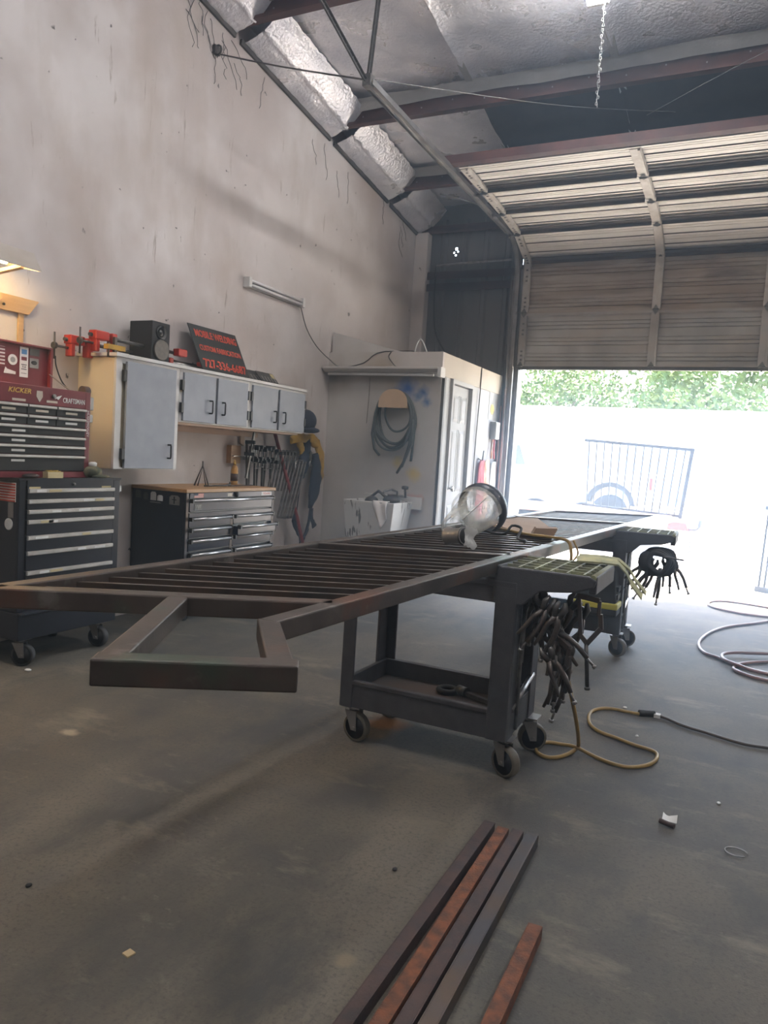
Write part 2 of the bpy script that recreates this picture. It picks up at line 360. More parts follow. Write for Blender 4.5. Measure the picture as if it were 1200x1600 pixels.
struct('wall_right', MB().hexa([(XR, YB, -.2), (XR+.2, YB, -.2), (XR+.2, YD, -.2), (XR, YD, -.2)], [(XR, YB, roof(YB)), (XR+.2, YB, roof(YB)), (XR+.2, YD, roof(YD)), (XR, YD, roof(YD))]), M['wall'])
struct('wall_rear', MB().box(XW, XR, YB-.2, YB, -.2, roof(YB)), M['wall'])
# pilaster in the far left corner
struct('trim_1', MB().box(XW, XW+.17, YD-.14, YD-.001, 0, 3.98), M['wall'], bev=.01)

# ceiling: foil-faced blankets between purlins, sagging a little, each strip its own part
cl = struct('ceiling', MB().hexa([(XW-.3, YB-.2, roof(YB)+.12), (XR+.3, YB-.2, roof(YB)+.12), (XR+.3, YD+.3, roof(YD)+.12), (XW-.3, YD+.3, roof(YD)+.12)],
        [(XW-.3, YB-.2, roof(YB)+.2), (XR+.3, YB-.2, roof(YB)+.2), (XR+.3, YD+.3, roof(YD)+.2), (XW-.3, YD+.3, roof(YD)+.2)]), M['dark_galv'])
PUR = [-3.0, -1.4, .2, 1.8, 3.35, 4.9, 6.4, 7.7, 8.6]
def blanket(y0, y1, x0, x1, seed):
    def fn(u, v):
        x = x0+(x1-x0)*u; y = y0+(y1-y0)*v
        edge = min(u, 1-u)*(x1-x0)
        sag = .05*math.sin(PI*v)*1.0 + .014*noise.noise(Vector((x*3, y*3, seed))) + .006*noise.noise(Vector((x*14, y*14, seed)))
        sag += .022*max(0, 1-edge/.08)                 # taped laps hang slightly lower
        return (x, y, roof(y)+.075-sag)
    return MB().grid(fn, 22, 22)
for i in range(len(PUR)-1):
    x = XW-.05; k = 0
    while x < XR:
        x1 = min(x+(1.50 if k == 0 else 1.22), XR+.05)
        part('foil_blanket' if not (i >= 6 and k) else 'dark_blanket', blanket(PUR[i], PUR[i+1], x, x1, i*7+k), M['foil'] if not (i >= 6 and k) else M['dark_bay'], cl)
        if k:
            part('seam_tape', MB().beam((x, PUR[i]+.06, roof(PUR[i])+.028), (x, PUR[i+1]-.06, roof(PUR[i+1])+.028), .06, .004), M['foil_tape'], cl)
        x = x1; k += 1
# purlins: zed sections running across the bay
for i, y in enumerate(PUR[:-1]):
    zt = roof(y)+.03; h = .17
    mb = MB().box(XW+.001, XR, y-.006, y+.006, zt-h, zt).box(XW+.001, XR, y-.07, y+.006, zt-h-.006, zt-h).box(XW+.001, XR, y-.006, y+.07, zt-.006, zt)
    mb.box(XW+.001, XR, y-.07, y-.064, zt-h, zt-h+.02)
    p = part('purlin', mb, M['red_iron'], cl)
    b = MB()
    for k in range(26):
        b.lathe([(.007, 0), (.007, .004)], 6, (XW+.35+k*.3, y-.0062, zt-.09+.03*(k % 2)), (0, -1, 0))
    part('bolt', b, M['galv'], p, kind='stuff')
    def lap(u, v, y=y, zt=zt):       # foil lapped over the near face of each purlin
        x = XW+.02+(XR-XW-.05)*u
        return (x, y-.05-.10*v+.01*noise.noise(Vector((x*2, 0, y))), zt-.0-.045*(1-v)**2+.02*v-.01+.012*noise.noise(Vector((x*3, v*2, y+3))))
    part('foil_lap', MB().grid(lap, 60, 5), M['foil_tape'], cl)
# foil draped from the roof down to the top of the left wall
for i in range(len(PUR)-1):
    y0, y1 = PUR[i]+.08, PUR[i+1]-.03
    def drape(u, v, y0=y0, y1=y1):
        y = y0+(y1-y0)*u
        z = wtop(y)-.01 + (roof(y)+.02-wtop(y)-.0)*v
        cr_ = noise.noise(Vector((y*9, v*6, 2)))+.6*noise.noise(Vector((y*23, v*14, 5)))
        x = XW+.012+.36*v + .03*math.sin(PI*v) + .012*cr_
        z += -.035*math.sin(PI*v)*(1+.5*noise.noise(Vector((y*2, 1, 4)))) + .012*cr_ - (.02 if .42 < v < .5 else 0)
        return (x, y, z)
    part('foil_drape', MB().grid(drape, 70, 22), M['foil'], cl)
    part('edge_angle', MB().beam((XW+.015, y0-.04, wtop(y0)-.02), (XW+.015, y1, wtop(y1)-.02), .02, .045), M['dark_galv'], cl)

# far wall: ribbed sheets on girts, steel jambs, header over the opening
wf = struct('wall_front', MB().box(1.25, XR, YD, YD+.1, -.2, 4.2).box(-2.56, XR+.2, YD+.02, YD+.1, 2.9, 4.45).box(XW-.2, -2.561, YD+.02, YD+.1, -.2, 3.57).box(XW-.2, -2.561, YD+.02, YD+.1, 4.10, 4.45), M['metal_wall'])
def sheet(x0, x1, z0, z1, holes=()):
    mb = MB(); y = YD+.01; r = .035
    xs = [x0, x1-r*2.4, x1-r*1.8, x1-r*.6, x1]; ys = [y, y, y-.03, y-.03, y]
    cx = sorted(set([x0]+[c for h in holes for c in (h[0]-h[2], h[0]+h[2])]+[xs[1]])); cz = sorted(set([z0, z1]+[c for h in holes for c in (h[1]-h[2], h[1]+h[2])]))
    for a, b in zip(cx, cx[1:]):
        for c, d in zip(cz, cz[1:]):
            if any(abs((a+b)/2-h[0]) < h[2] and abs((c+d)/2-h[1]) < h[2] for h in holes): continue
            mb.add([(a, y, c), (b, y, c), (b, y, d), (a, y, d)], [(0, 1, 2, 3)])
    for i in range(1, 4):
        mb.add([(xs[i], ys[i], z0), (xs[i+1], ys[i+1], z0), (xs[i+1], ys[i+1], z1), (xs[i], ys[i], z1)], [(0, 1, 2, 3)])
    return mb
HOLES = [(-3.405, 3.80, .015), (-3.385, 3.765, .009), (-3.435, 3.755, .009), (-3.41, 3.725, .010)]
x = XW-.174
while x < -2.57:
    x1 = min(x+.274, -2.56)
    part('wall_sheet', sheet(x, x1, 0, 3.56), M['metal_wall'], wf)
    part('wall_sheet', sheet(x, x1, 3.56, 4.15, [q for q in HOLES if x < q[0] < x1]), M['metal_wall'], wf)      # upper course, holed
    x = x1
for z in (3.33, 3.47, 4.02):
    part('girt', MB().box(XW+.06 if z > 3.4 else XW-.0, -2.6, YD-.09, YD-.03, z-.02, z+.04).box(XW+.06, -2.6, YD-.09, YD-.085, z-.05, z+.02), M['red_iron'], wf)
part('jamb', MB().box(-2.56, -2.50, YD-.06, YD+.11, 0, 3.5).box(-2.62, -2.56, YD-.02, YD+.06, 0, 3.5), M['galv'], wf)
part('jamb', MB().box(1.2, 1.26, YD-.06, YD+.1, 0, 3.5), M['galv'], wf)
# the top sheet wall must leave the holes open: rebuild the shell header beside them

# ------------------------------------------------------------------ sectional door, half raised
DX0, DX1 = -2.50, 1.13
d1 = thing('door_1', 'half-raised white ribbed sectional overhead door curving up under the roof', 'door', (-.68, 8.6, 2.37)); d1['kind'] = 'structure'; del d1['category']
path = [(8.56, 2.37), (8.56, 2.975), (8.55, 3.585), (8.16, 3.725), (7.60, 3.80), (7.0, 3.80), (6.36, 3.80), (5.98, 3.80)]
path = [(8.56, 2.37), (8.56, 2.975), (8.555, 3.583), (8.02, 3.775), (7.45, 3.815), (6.86, 3.83), (6.27, 3.835)]
pathC = path
STX = [DX0+.04, -1.02, .05, DX1-.04]
def section(a, b, kind):
    """one door section between two path points (y,z): ribbed sheet, interior face towards the camera"""
    a, b = Vector((0, a[0], a[1])), Vector((0, b[0], b[1])); d = b-a; ln = d.length; d.normalize(); n = Vector((1, 0, 0)).cross(d) ; n = -n if n.y > 0 or (abs(n.y) < .2 and n.z > 0) else n
    prof = [(0, .04), (.015, .04), (.02, .0)]
    k = 0
    for c in (.11, .18, .25, .40, .47, .54, .70, .77, .84):
        dd = .014 if c not in (.25, .54) else .006
        prof += [((c-.010)*ln, 0), ((c-.004)*ln, -dd), ((c+.004)*ln, -dd), ((c+.010)*ln, 0)]
    prof += [(ln*.93, 0), (ln*.95, .04), (ln-.004, .04)]
    mb = MB(); vs = []
    for s_, q in prof:
        for x in (DX0, DX1): p = a+d*s_+n*q; vs.append((x, p.y, p.z))
    mb.add(vs, [(2*i, 2*i+1, 2*i+3, 2*i+2) for i in range(len(prof)-1)])
    o = a-n*.03
    mb.add([(x, (o+d*s_).y, (o+d*s_).z) for s_ in (0, ln-.004) for x in (DX0, DX1)], [(0, 1, 3, 2)])
    sec = part('door_section', mb, M[kind], d1)
    for x in STX:
        wd = .045 if x in (STX[1], STX[2]) else .04
        p0, p1 = a+d*.01+n*.03, a+d*(ln-.03)+n*.03
        part('stile', MB().beam((x, p0.y, p0.z), (x, p1.y, p1.z), wd*2, .032, n).beam((x+wd*.7, (p0+n*.02).y, (p0+n*.02).z), (x+wd*.7, (p1+n*.02).y, (p1+n*.02).z), wd*.45, .02, n), M['stile'] if kind != 'door_grimy' else M['door_grimy'], sec, bev=.003)
    if kind == 'door_clean':
        for c in (.27, .56):
            q = a+d*(c*ln)+n*.004
            part('rib_line', MB().beam((DX0+.06, q.y, q.z), (DX1-.06, q.y, q.z), .007, .008, n), M['groove'], sec)
    hb = MB()
    for x in STX:
        p = a+n*.058
        hb.prism([(-.035, 0), (0, .055), (.035, 0), (0, -.055)], (x, p.y, p.z), (1, 0, 0), d, n, .006)
        hb.lathe([(.009, -.03), (.009, .03)], 8, (x, (p+n*.008).y, (p+n*.008).z), (1, 0, 0))
    part('hinge', hb, M['dark_steel'], sec)
    sl = MB()
    for x in (STX[0], STX[3]):
        for q in (.12, .2, .28, .6, .68, .8):
            p = a+d*ln*q+n*.047; sl.beam((x-.012, p.y, p.z), (x+.012, p.y, p.z), .02, .003, n)
    part('bolt_slot', sl, M['groove'], sec)
    return sec, a, d, n, ln
kinds = ['door_grimy', 'door_dirty', 'door_clean', 'door_clean', 'door_clean', 'door_clean']
secs = []
for i in range(6):
    s_, a, d, n, ln = section(path[i], path[i+1], kinds[i]); secs.append(s_)
    if i >= 2:       # dark strut tucked under the lower edge of each raised section
        q = a+d*(.03)+n*.055; r_ = a+d*.115+n*.045
        part('strut', MB().beam((DX0+.09, q.y, q.z), (STX[1]-.05, q.y, q.z), .012, .035, n).beam((STX[1]+.05, q.y, q.z), (STX[2]-.05, q.y, q.z), .012, .035, n).beam((STX[2]+.05, q.y, q.z), (DX1-.09, q.y, q.z), .012, .035, n)
             .beam((DX0+.09, (a+d*.06+n*.03).y, (a+d*.06+n*.03).z), (DX1-.09, (a+d*.06+n*.03).y, (a+d*.06+n*.03).z), .05, .012, n), M['groove'], s_)
    q = a+n*.066
    part('roller', MB().lathe([(.022, -.01), (.024, 0), (.022, .01)], 12, (DX0-.045, q.y, q.z), (1, 0, 0)).tube([(DX0-.05, q.y, q.z), (DX0+.06, q.y, q.z)], .006, 6), M['steel'], s_)
part('top_angle', MB().box(DX0-.12, DX1+.1, 6.17, 6.26, 3.80, 3.87), M['red_iron'], d1)
part('bottom_seal', MB().box(DX0, DX1, 8.545, 8.59, 2.335, 2.372), M['dark_galv'], d1)
def track(x):
    pts = [(8.50, .02), (8.50, 3.3)]
    for k in range(9):
        a = PI/2*k/8; pts.append((8.50-.42*(1-math.cos(a)), 3.35+.42*math.sin(a)))
    pts += [(6.2, 3.785), (4.68, 3.80)]
    P = [(x, y, z) for y, z in pts]
    mb = MB()
    for a, b in zip(P, P[1:]):
        mb.beam(a, b, .05, .006, (0, -1, .01) if a[2] < 3.3 else Vector((0, -(b[2]-a[2]), (b[1]-a[1]))).normalized()*-1)
        for sx in (-.025, .025):
            mb.beam((a[0]+sx, a[1], a[2]), (b[0]+sx, b[1], b[2]), .005, .04, Vector((0, -(b[2]-a[2]), (b[1]-a[1]))).normalized())
    return mb
t1 = part('track', track(DX0-.065), M['galv'], d1); t2 = part('track', track(DX1+.065), M['galv'], d1)
part('track_angle', MB().beam((DX0-.10, 8.1, 3.80), (DX0-.10, 4.68, 3.82), .035, .006).beam((DX0-.117, 8.1, 3.785), (DX0-.117, 4.68, 3.805), .005, .045), M['galv'], d1)
part('jamb_angle', MB().box(DX0-.11, DX0-.03, 8.585, 8.592, 0, 3.4).box(DX0-.11, DX0-.103, 8.50, 8.592, 0, 3.4), M['galv'], d1)
def perf(a, b, w=.036):
    return MB().beam(a, b, w, .004, (1, .2, 0)).beam(a, b, .004, w, (1, .2, 0))
xt = DX0-.09
part('hanger', perf((xt, 4.70, 3.78), (xt, 4.82, 4.64)), M['dark_steel'], d1)
part('brace', perf((xt, 4.70, 3.80), (xt-.06, 3.42, 4.30)), M['dark_steel'], d1)
b = MB()
for k in range(28):
    q = Vector((xt, 4.70, 3.80)).lerp(Vector((xt-.06, 3.42, 4.30)), (k+.5)/28); b.ball(q+Vector((.003, -.003, -.002)), .0045, 6, 4)
part('punched_hole', b, M['galv'], d1, kind='stuff')
part('end_plate', MB().box(xt-.02, xt+.04, 4.66, 4.72, 3.77, 3.85), M['steel'], d1)
# cables, pipe and wires at the corner
def wire(name, pts, r, m, label, loc, cat='cable', n=24):
    P = [Vector(p) for p in pts]; out = []
    for i in range(len(P)-1):
        p0 = P[max(i-1, 0)]; p1 = P[i]; p2 = P[i+1]; p3 = P[min(i+2, len(P)-1)]; k_ = max(2, n//(len(P)-1))
        for j in range(k_):
            t = j/k_; out.append(.5*((2*p1)+(-p0+p2)*t+(2*p0-5*p1+4*p2-p3)*t*t+(-p0+3*p1-3*p2+p3)*t**3))
    out.append(P[-1])
    mb = MB().tube(out, r, 7)
    return single(name, mb, m, label, cat, loc) if label else mb
wire('guy_wire', [(XW+.02, 4.66, 4.20), (-3.3, 4.68, 4.02), (xt, 4.69, 3.82)], .006, M['dark_steel'], 'thin dark wire strung from wall hook to the end of the door track', (XW+.02, 4.66, 4.20))
single('wall_hook', MB().tube([(XW+.03+.035*math.cos(a*PI/5), 4.65, 4.22+.035*math.sin(a*PI/5)) for a in range(10)], .008, 6, closed=True).box(XW, XW+.03, 4.62, 4.68, 4.19, 4.25), M['dark_steel'], 'dark ring hook on left wall just below the near purlin', 'hook', (XW+.03, 4.65, 4.22))
wire('tie_wire', [(xt, 4.69, 3.83), (-1.6, 5.9, 4.04), (-.75, 6.4, 4.08)], .003, M['dark_steel'], 'thin tie wire running right from the track end under the roof', (xt, 4.69, 3.83))
wire('tie_wire', [(-.95, 6.3, 4.04), (-.3, 6.1, 4.22), (.6, 5.8, 4.42)], .003, M['dark_steel'], 'thin tie wire crossing upper right above the raised door', (-.95, 6.3, 4.04))
wire('conduit', [(-2.64, 8.47, 3.58), (-3.1, 8.47, 3.575), (-3.575, 8.47, 3.555)], .014, M['steel'], 'pale horizontal pipe run across the ribbed metal wall corner', (-2.64, 8.47, 3.58), 'pipe')
wire('corner_cable', [(-3.58, 8.47, 3.56), (-3.575, 8.46, 3.2), (-3.52, 8.45, 2.75), (-3.3, 8.44, 2.42), (-3.2, 8.4, 2.27)], .010, M['rubber'], 'black cable hanging from pale pipe down to the closet roof', (-3.58, 8.47, 3.56))
wire('roof_cable', [(-3.3, 7.78, 4.15), (-2.95, 7.9, 4.06), (-2.7, 8.0, 3.95), (-2.6, 8.1, 3.93)], .008, M['galv'], 'light cable sagging under the roof corner toward the door track', (-3.3, 7.78, 4.15))
wire('track_cable', [(-2.62, 8.44, 3.4), (-2.60, 8.44, 2.4), (-2.57, 8.43, 1.2), (-2.56, 8.42, .3)], .005, M['galv'], 'thin pale lift cable running down beside the left door jamb', (-2.62, 8.44, 3.4))

# ------------------------------------------------------------------ closet in the far corner
XC = -2.67; YC = 6.62; ZC = 2.25
wp = struct('wall_partition', MB().box(XW+.001, XC, YC, YC+.08, 0, 2.02), M['partition'])
ws = struct('wall_closet', MB().box(XC-.08, XC, YC+.081, 6.88, 0, 2.03).box(XC-.08, XC, 7.50, 8.52, 0, 2.03), M['closet_paint'])
tf = struct('trim_2', MB().box(XW+.001, XC+.012, YC-.02, YC+.02, 2.02, ZC), M['partition'])
ts = struct('trim_3', MB().box(XC-.02, XC+.012, YC+.021, 8.5, 2.03, ZC), M['cream_dim'], bev=.002)
struct('ceiling_closet', MB().box(XW+.001, XC-.02, YC+.021, 8.5, ZC-.03, ZC-.002), M['partition'])
struct('trim_4', MB().box(XC+.001, XC+.03, YC+.02, YC+.06, 0, 2.02), M['dark_galv'])
d2 = thing('door_2', None, None, (XC, 7.18, 0)); d2['kind'] = 'structure'; d2['label'] = 'white six-panel closet door in the side of the corner closet'
part('door_frame', MB().box(XC-.08, XC+.025, 6.881, 6.92, 0, 2.03).box(XC-.08, XC+.025, 7.46, 7.50, 0, 2.03).box(XC-.08, XC+.025, 6.92, 7.46, 1.99, 2.029), M['closet_paint'], d2)
leafb = MB().box(XC-.05, XC-.012, 6.93, 7.45, .01, 1.98)
lf = part('door_leaf', leafb, M['closet_paint'], d2)
for (ya, yb) in ((7.0, 7.165), (7.215, 7.38)):
    for (za, zb) in ((1.62, 1.88), (.92, 1.54), (.2, .78)):
        mbp = MB().box(XC-.012, XC-.006, ya, yb, za, zb)
        part('door_panel', MB().hexa([(XC-.012, ya, za), (XC-.012, yb, za), (XC-.012, yb, zb), (XC-.012, ya, zb)], [(XC-.002, ya+.03, za+.03), (XC-.002, yb-.03, za+.03), (XC-.002, yb-.03, zb-.03), (XC-.002, ya+.03, zb-.03)]), M['closet_paint'], lf)
        part('panel_shadow_bead', MB().box(XC-.0125, XC-.008, ya-.008, ya, za-.008, zb+.008).box(XC-.0125, XC-.008, yb, yb+.008, za-.008, zb+.008), M['galv'], lf)
part('door_knob', MB().lathe([(.025, 0), (.025, .008), (.010, .012), (.010, .035), (.026, .05), (.028, .065), (.018, .075), (.001, .077)], 14, (XC-.012, 6.985, .95), (1, 0, 0)), M['chrome'], lf)
# mesh wedge and cord over the closet
single('screen_wedge', MB().prism([(0, 0), (.78, 0), (0, .2)], (XW+.03, YC-.015, ZC+.001), (1, 0, 0), (0, 0, 1), (0, 1, 0), .008), M['partition'], 'grey triangular board standing on closet fascia by left wall', 'board', (XW+.03, YC, ZC))
wire('lamp_cord', [(-3.86, 5.97, 2.57), (-3.86, 6.08, 2.40), (-3.86, 6.28, 2.26), (-3.84, 6.52, 2.16), (-3.75, 6.585, 2.10), (-3.5, 6.59, 2.14), (-3.35, 6.59, 2.24), (-3.1, 6.62, 2.262), (-2.98, 6.64, 2.262)], .005, M['dark_steel'], 'thin dark cord looping from the wall tube light to the closet fascia', (-3.86, 5.97, 2.57))
wire('fascia_cord', [(-3.20, 6.59, 2.25), (-3.22, 6.585, 2.2), (-3.15, 6.57, 2.12), (-3.1, 6.56, 2.09)], .005, M['dark_steel'], 'short dark cord dropping over fascia middle onto the shelf light', (-3.20, 6.59, 2.25))
wire('white_cord', [(-2.98, 6.66, 2.256), (-2.97, 6.7, 2.36), (-2.93, 6.7, 2.38), (-2.86, 6.68, 2.256)], .006, M['paper'], 'small bent white wire sticking up from the closet roof edge', (-2.98, 6.66, 2.256), 'wire')
wire('hanging_wire', [(-3.42, 6.6, 2.0), (-3.42, 6.6, 1.8), (-3.43, 6.6, 1.55)], .003, M['dark_steel'], 'thin straight wire hanging on closet wall left of the hose', (-3.42, 6.6, 2.0), 'wire')
wire('side_wire', [(XC+.018, 7.72, 2.24), (XC+.018, 7.72, 2.0), (XC+.012, 7.70, 1.4), (XC+.012, 7.68, .5)], .006, M['dark_steel'], 'dark wire running down the closet side right of the white door', (XC+.018, 7.72, 2.24), 'wire')
cw = MB(); rc_ = random.Random(3)
for k in range(22):
    y = rc_.choice([rc_.uniform(5.2, 8.3), rc_.uniform(4.3, 4.9)]); z = wtop(y)-rc_.uniform(.02, .25); P_ = [Vector((XW+.008, y, z))]
    for q in range(7): y += rc_.uniform(-.03, .05); z -= rc_.uniform(.01, .06); P_.append(Vector((XW+.008, y, z)))
    cw.tube(P_, .0022, 5)
single('cobwebs', cw, M['dark_steel'], 'sooty cobweb strands clinging to the left wall under the roof edge', 'cobweb', (XW, 6, 4.1), kind='stuff')
# unlit strip light along the closet
sf = thing('strip_light', 'long dusty unlit strip light mounted under the closet fascia', 'light', (-3.2, 6.5, 2.05))
part('housing', MB().prism([(0, 0), (.13, -.0), (.13, -.02), (.09, -.05), (.04, -.05), (0, -.02)], (XW+.02, 6.44, 2.09), (0, 1, 0), (0, 0, 1), (1, 0, 0), 1.24), M['partition'], sf, bev=.003)
part('tube', MB().tube([(XW+.06, 6.50, 2.02), (-2.70, 6.50, 2.02)], .013, 10), M['tube_off'], sf)
part('end_cap', MB().box(-2.645, -2.61, 6.45, 6.56, 2.0, 2.09), M['white_paint'], sf)
part('bracket', MB().box(-3.8, -3.77, 6.55, 6.6, 2.05, 2.1).box(-2.8, -2.77, 6.55, 6.6, 2.05, 2.1), M['galv'], sf)

# coiled cable on its half-round hook
hb = thing('cable_hanger', 'tan half-round plywood cable hanger on the closet wall', 'hanger', (-3.09, 6.6, 1.74))
arc = [(.13*math.cos(a*PI/14), .13*math.sin(a*PI/14)) for a in range(15)]
part('front_plate', MB().prism([(-.15, -.04), (.15, -.04)]+[(x_*1.15, y_+.01) for x_, y_ in arc], (-3.08, 6.44, 1.74), (1, 0, 0), (0, 0, 1), (0, 1, 0), .012), M['tanboard'], hb)
part('spool', MB().prism([(-.11, -.03), (.11, -.03)]+[(x_*.85, y_*.85) for x_, y_ in arc], (-3.08, 6.452, 1.74), (1, 0, 0), (0, 0, 1), (0, 1, 0), .166), M['tanboard'], hb)
def coil_loop(cx, cz, rx, rz, y, r, j=0, n=36):
    return [(cx+rx*math.cos(2*PI*k/n)+.010*math.sin(6*PI*k/n+j), y+.01*math.sin(4*PI*k/n+j), cz+rz*math.sin(2*PI*k/n)+.010*math.sin(4*PI*k/n+2*j)) for k in range(n)]
cc = MB()
for j, (rx, rz, dz) in enumerate(((.20, .24, 0), (.205, .26, -.01), (.195, .27, -.02), (.21, .25, .005), (.19, .235, .01), (.2, .28, -.03))):
    cc.tube(coil_loop(-3.08, 1.62+dz-.02, rx, rz, 6.47+.02*(j % 5), .011, j), .012, 7, closed=True)
cc.tube(coil_loop(-3.05, 1.66, .13, .19, 6.50, .01, 9), .011, 7, closed=True)
for p in ([(-3.28, 6.48, 1.62), (-3.30, 6.48, 1.45), (-3.26, 6.47, 1.30), (-3.20, 6.47, 1.24)], [(-2.88, 6.5, 1.62), (-2.90, 6.49, 1.36), (-2.96, 6.48, 1.14)], [(-2.87, 6.47, 1.6), (-2.87, 6.47, 1.36), (-2.93, 6.46, 1.2), (-3.0, 6.46, 1.08)], [(-2.86, 6.5, 1.55), (-2.87, 6.5, 1.3), (-2.88, 6.5, 1.2)]):
    cc.tube(p, .013, 7)
single('welding_cable', cc, M['cable'], 'dark green cable coiled over the tan half-round hanger', 'cable', (-3.08, 6.5, 1.6))

# utility sink with rag and tap
us = thing('utility_sink', 'white paint-splattered utility tub against the closet wall', 'sink', (-3.12, 6.3, 0))
SX0, SX1, SY0, SY1 = -3.39, -2.86, 6.14, 6.58
tubm = MB(); i_ = .05
top = [(SX0, SY0, .81), (SX1, SY0, .81), (SX1, SY1, .81), (SX0, SY1, .81)]; bot = [(SX0+i_*.4, SY0+i_, .44), (SX1-i_, SY0+i_, .44), (SX1-i_, SY1-i_, .44), (SX0+i_*.4, SY1-i_, .44)]
t2_ = [(x+(.03 if x < -3.1 else -.03), y+(.03 if y < 6.3 else -.03), .81) for x, y, z in top]; b2 = [(x+(.02 if x < -3.1 else -.02), y+(.02 if y < 6.3 else -.02), .47) for x, y, z in bot]
vs = top+bot+t2_+b2
tubm.add(vs, [(0, 1, 5, 4), (1, 2, 6, 5), (2, 3, 7, 6), (3, 0, 4, 7), (4, 5, 6, 7), (0, 1, 9, 8), (1, 2, 10, 9), (2, 3, 11, 10), (3, 0, 8, 11), (8, 9, 13, 12), (9, 10, 14, 13), (10, 11, 15, 14), (11, 8, 12, 15), (12, 13, 14, 15)])
part('basin', tubm, M['tub'], us, bev=.006)
part('splash_back', MB().box(SX0, SX1+.09, SY1-.02, SY1+.02, .74, .86), M['white_paint'], us, bev=.005)
for xx, yy in ((SX0+.06, SY0+.08), (SX1-.09, SY0+.08), (SX0+.06, SY1-.08), (SX1-.09, SY1-.08)):
    part('leg', MB().beam((xx, yy, 0), (xx, yy, .445), .03, .03, (0, 1, 0)), M['galv'], us)
part('faucet', MB().tube([(-3.02, 6.55, .82), (-3.02, 6.54, .90), (-3.05, 6.46, .92), (-3.09, 6.40, .90), (-3.10, 6.39, .87)], .012, 8).tube([(-3.12, 6.55, .86), (-2.94, 6.55, .86)], .012, 8), M['steel'], us)
part('tap_handle', MB().lathe([(.03, 0), (.035, .01), (.035, .03), (.01, .035)], 10, (-2.92, 6.5, .93)).tube([(-2.92, 6.52, .85), (-2.92, 6.5, .93)], .012, 6), M['dark_steel'], us)
def rag(u, v):
    x = SX1-.06-.16*u+.05*u*v; z = .825-.26*v*(1-.75*abs(u-.5)) ; y = SY0-.008-.02*math.sin(PI*v)-.012*math.sin(u*9+v*3)
    if v < .12: y += .05*(1-v/.12); z = .822
    return (x, y, z)
rg = single('rag', MB().grid(rag, 12, 12), M['cloth'], 'white rag draped over the front rim of the splattered tub', 'rag', (SX1-.12, SY0, .81)); sm_ = rg.modifiers.new('solid', 'SOLIDIFY'); sm_.thickness = .004
single('sink_clutter', MB().ball((-3.2, 6.36, .80), (.07, .06, .05)).tube([(-3.25, 6.4, .82), (-3.15, 6.4, .9), (-3.05, 6.38, .84)], .015, 8).ball((-2.98, 6.35, .82), (.1, .05, .05)), M['dark_steel'], 'dark hose fittings heaped on the rim of the splattered tub', 'fittings', (-3.1, 6.37, .81))

# closet side wall clutter by the opening
def hang_coil(x, y0, ztop, zbot, m, label, n=6, wid=.1, r=.009, nm='cord_coil'):
    mb = MB()
    for k in range(n):
        o = wid*(k/(n-1)-.5); yy = y0+o
        mb.tube([(x+.02+.01*(k % 3), yy-.045, zbot+.05+.03*(k % 2)), (x+.03, yy-.05, (ztop+zbot)/2), (x+.03, yy-.02, ztop-.03), (x+.04, yy, ztop), (x+.03, yy+.02, ztop-.03), (x+.035, yy+.05, (ztop+zbot)/2), (x+.03, yy+.04, zbot+.04), (x+.03, yy, zbot-.02*(k % 3)), (x+.02+.01*(k % 3), yy-.045, zbot+.05+.03*(k % 2))], r, 6)
    return single(nm, mb, m, label, 'cord', (x, y0, ztop))
pink = mat('pink_cord', (.55, .12, .16), .5); org = mat('orange_white_cord', (.68, .30, .16), .5, col2=(.65, .6, .55), scale=10)
hang_coil(XC+.0, 7.90, 1.25, .62, pink, 'pink extension cord coiled on the closet side wall')
hang_coil(XC+.0, 8.08, 1.26, .62, org, 'orange and white cord coiled beside the pink one')
hang_coil(XC+.0, 8.33, 1.24, .62, M['paper'], 'pale cord coiled nearest the door jamb', n=5)
single('cord_hook', MB().tube([(XC, 7.86, 1.27), (XC+.05, 7.86, 1.25), (XC+.06, 7.86, 1.36)], .008, 6), M['dark_steel'], 'dark hook holding the pink cord on the closet side', 'hook', (XC, 7.9, 1.27))
eb = thing('outlet_box', 'small grey electrical box above the coiled cords on closet side', 'electrical box', (XC, 8.28, 1.6))
part('box', MB().box(XC, XC+.07, 8.20, 8.34, 1.5, 1.70), M['galv'], eb, bev=.004); part('cover_plate', MB().box(XC+.07, XC+.075, 8.21, 8.33, 1.51, 1.69), M['paper'], eb)
part('lead', MB().tube([(XC+.03, 8.24, 1.5), (XC+.03, 8.22, 1.4), (XC+.04, 8.2, 1.28)], .012, 6), org, eb); part('lead', MB().tube([(XC+.03, 8.3, 1.5), (XC+.03, 8.29, 1.4), (XC+.04, 8.3, 1.28)], .012, 6), pink, eb)
ps = thing('poster', 'faded grey poster with yellow patch on closet side wall', 'poster', (XC, 8.25, 1.88))
part('sheet', MB().box(XC, XC+.003, 8.1, 8.42, 1.72, 2.03), M['galv'], ps); part('yellow_patch', MB().ball((XC+.004, 8.22, 1.84), (.002, .07, .06), 10, 6), M['gold'], ps)
single('copper_pipe', MB().tube([(-2.60, 8.46, 0), (-2.60, 8.46, 2.1)], .012, 8).tube([(-2.64, 8.46, 0), (-2.64, 8.46, 1.9)], .008, 8), mat('pinkish_pipe', (.45, .25, .2), .5), 'pinkish vertical pipe pair beside the door jamb', 'pipe', (-2.61, 8.46, 0))

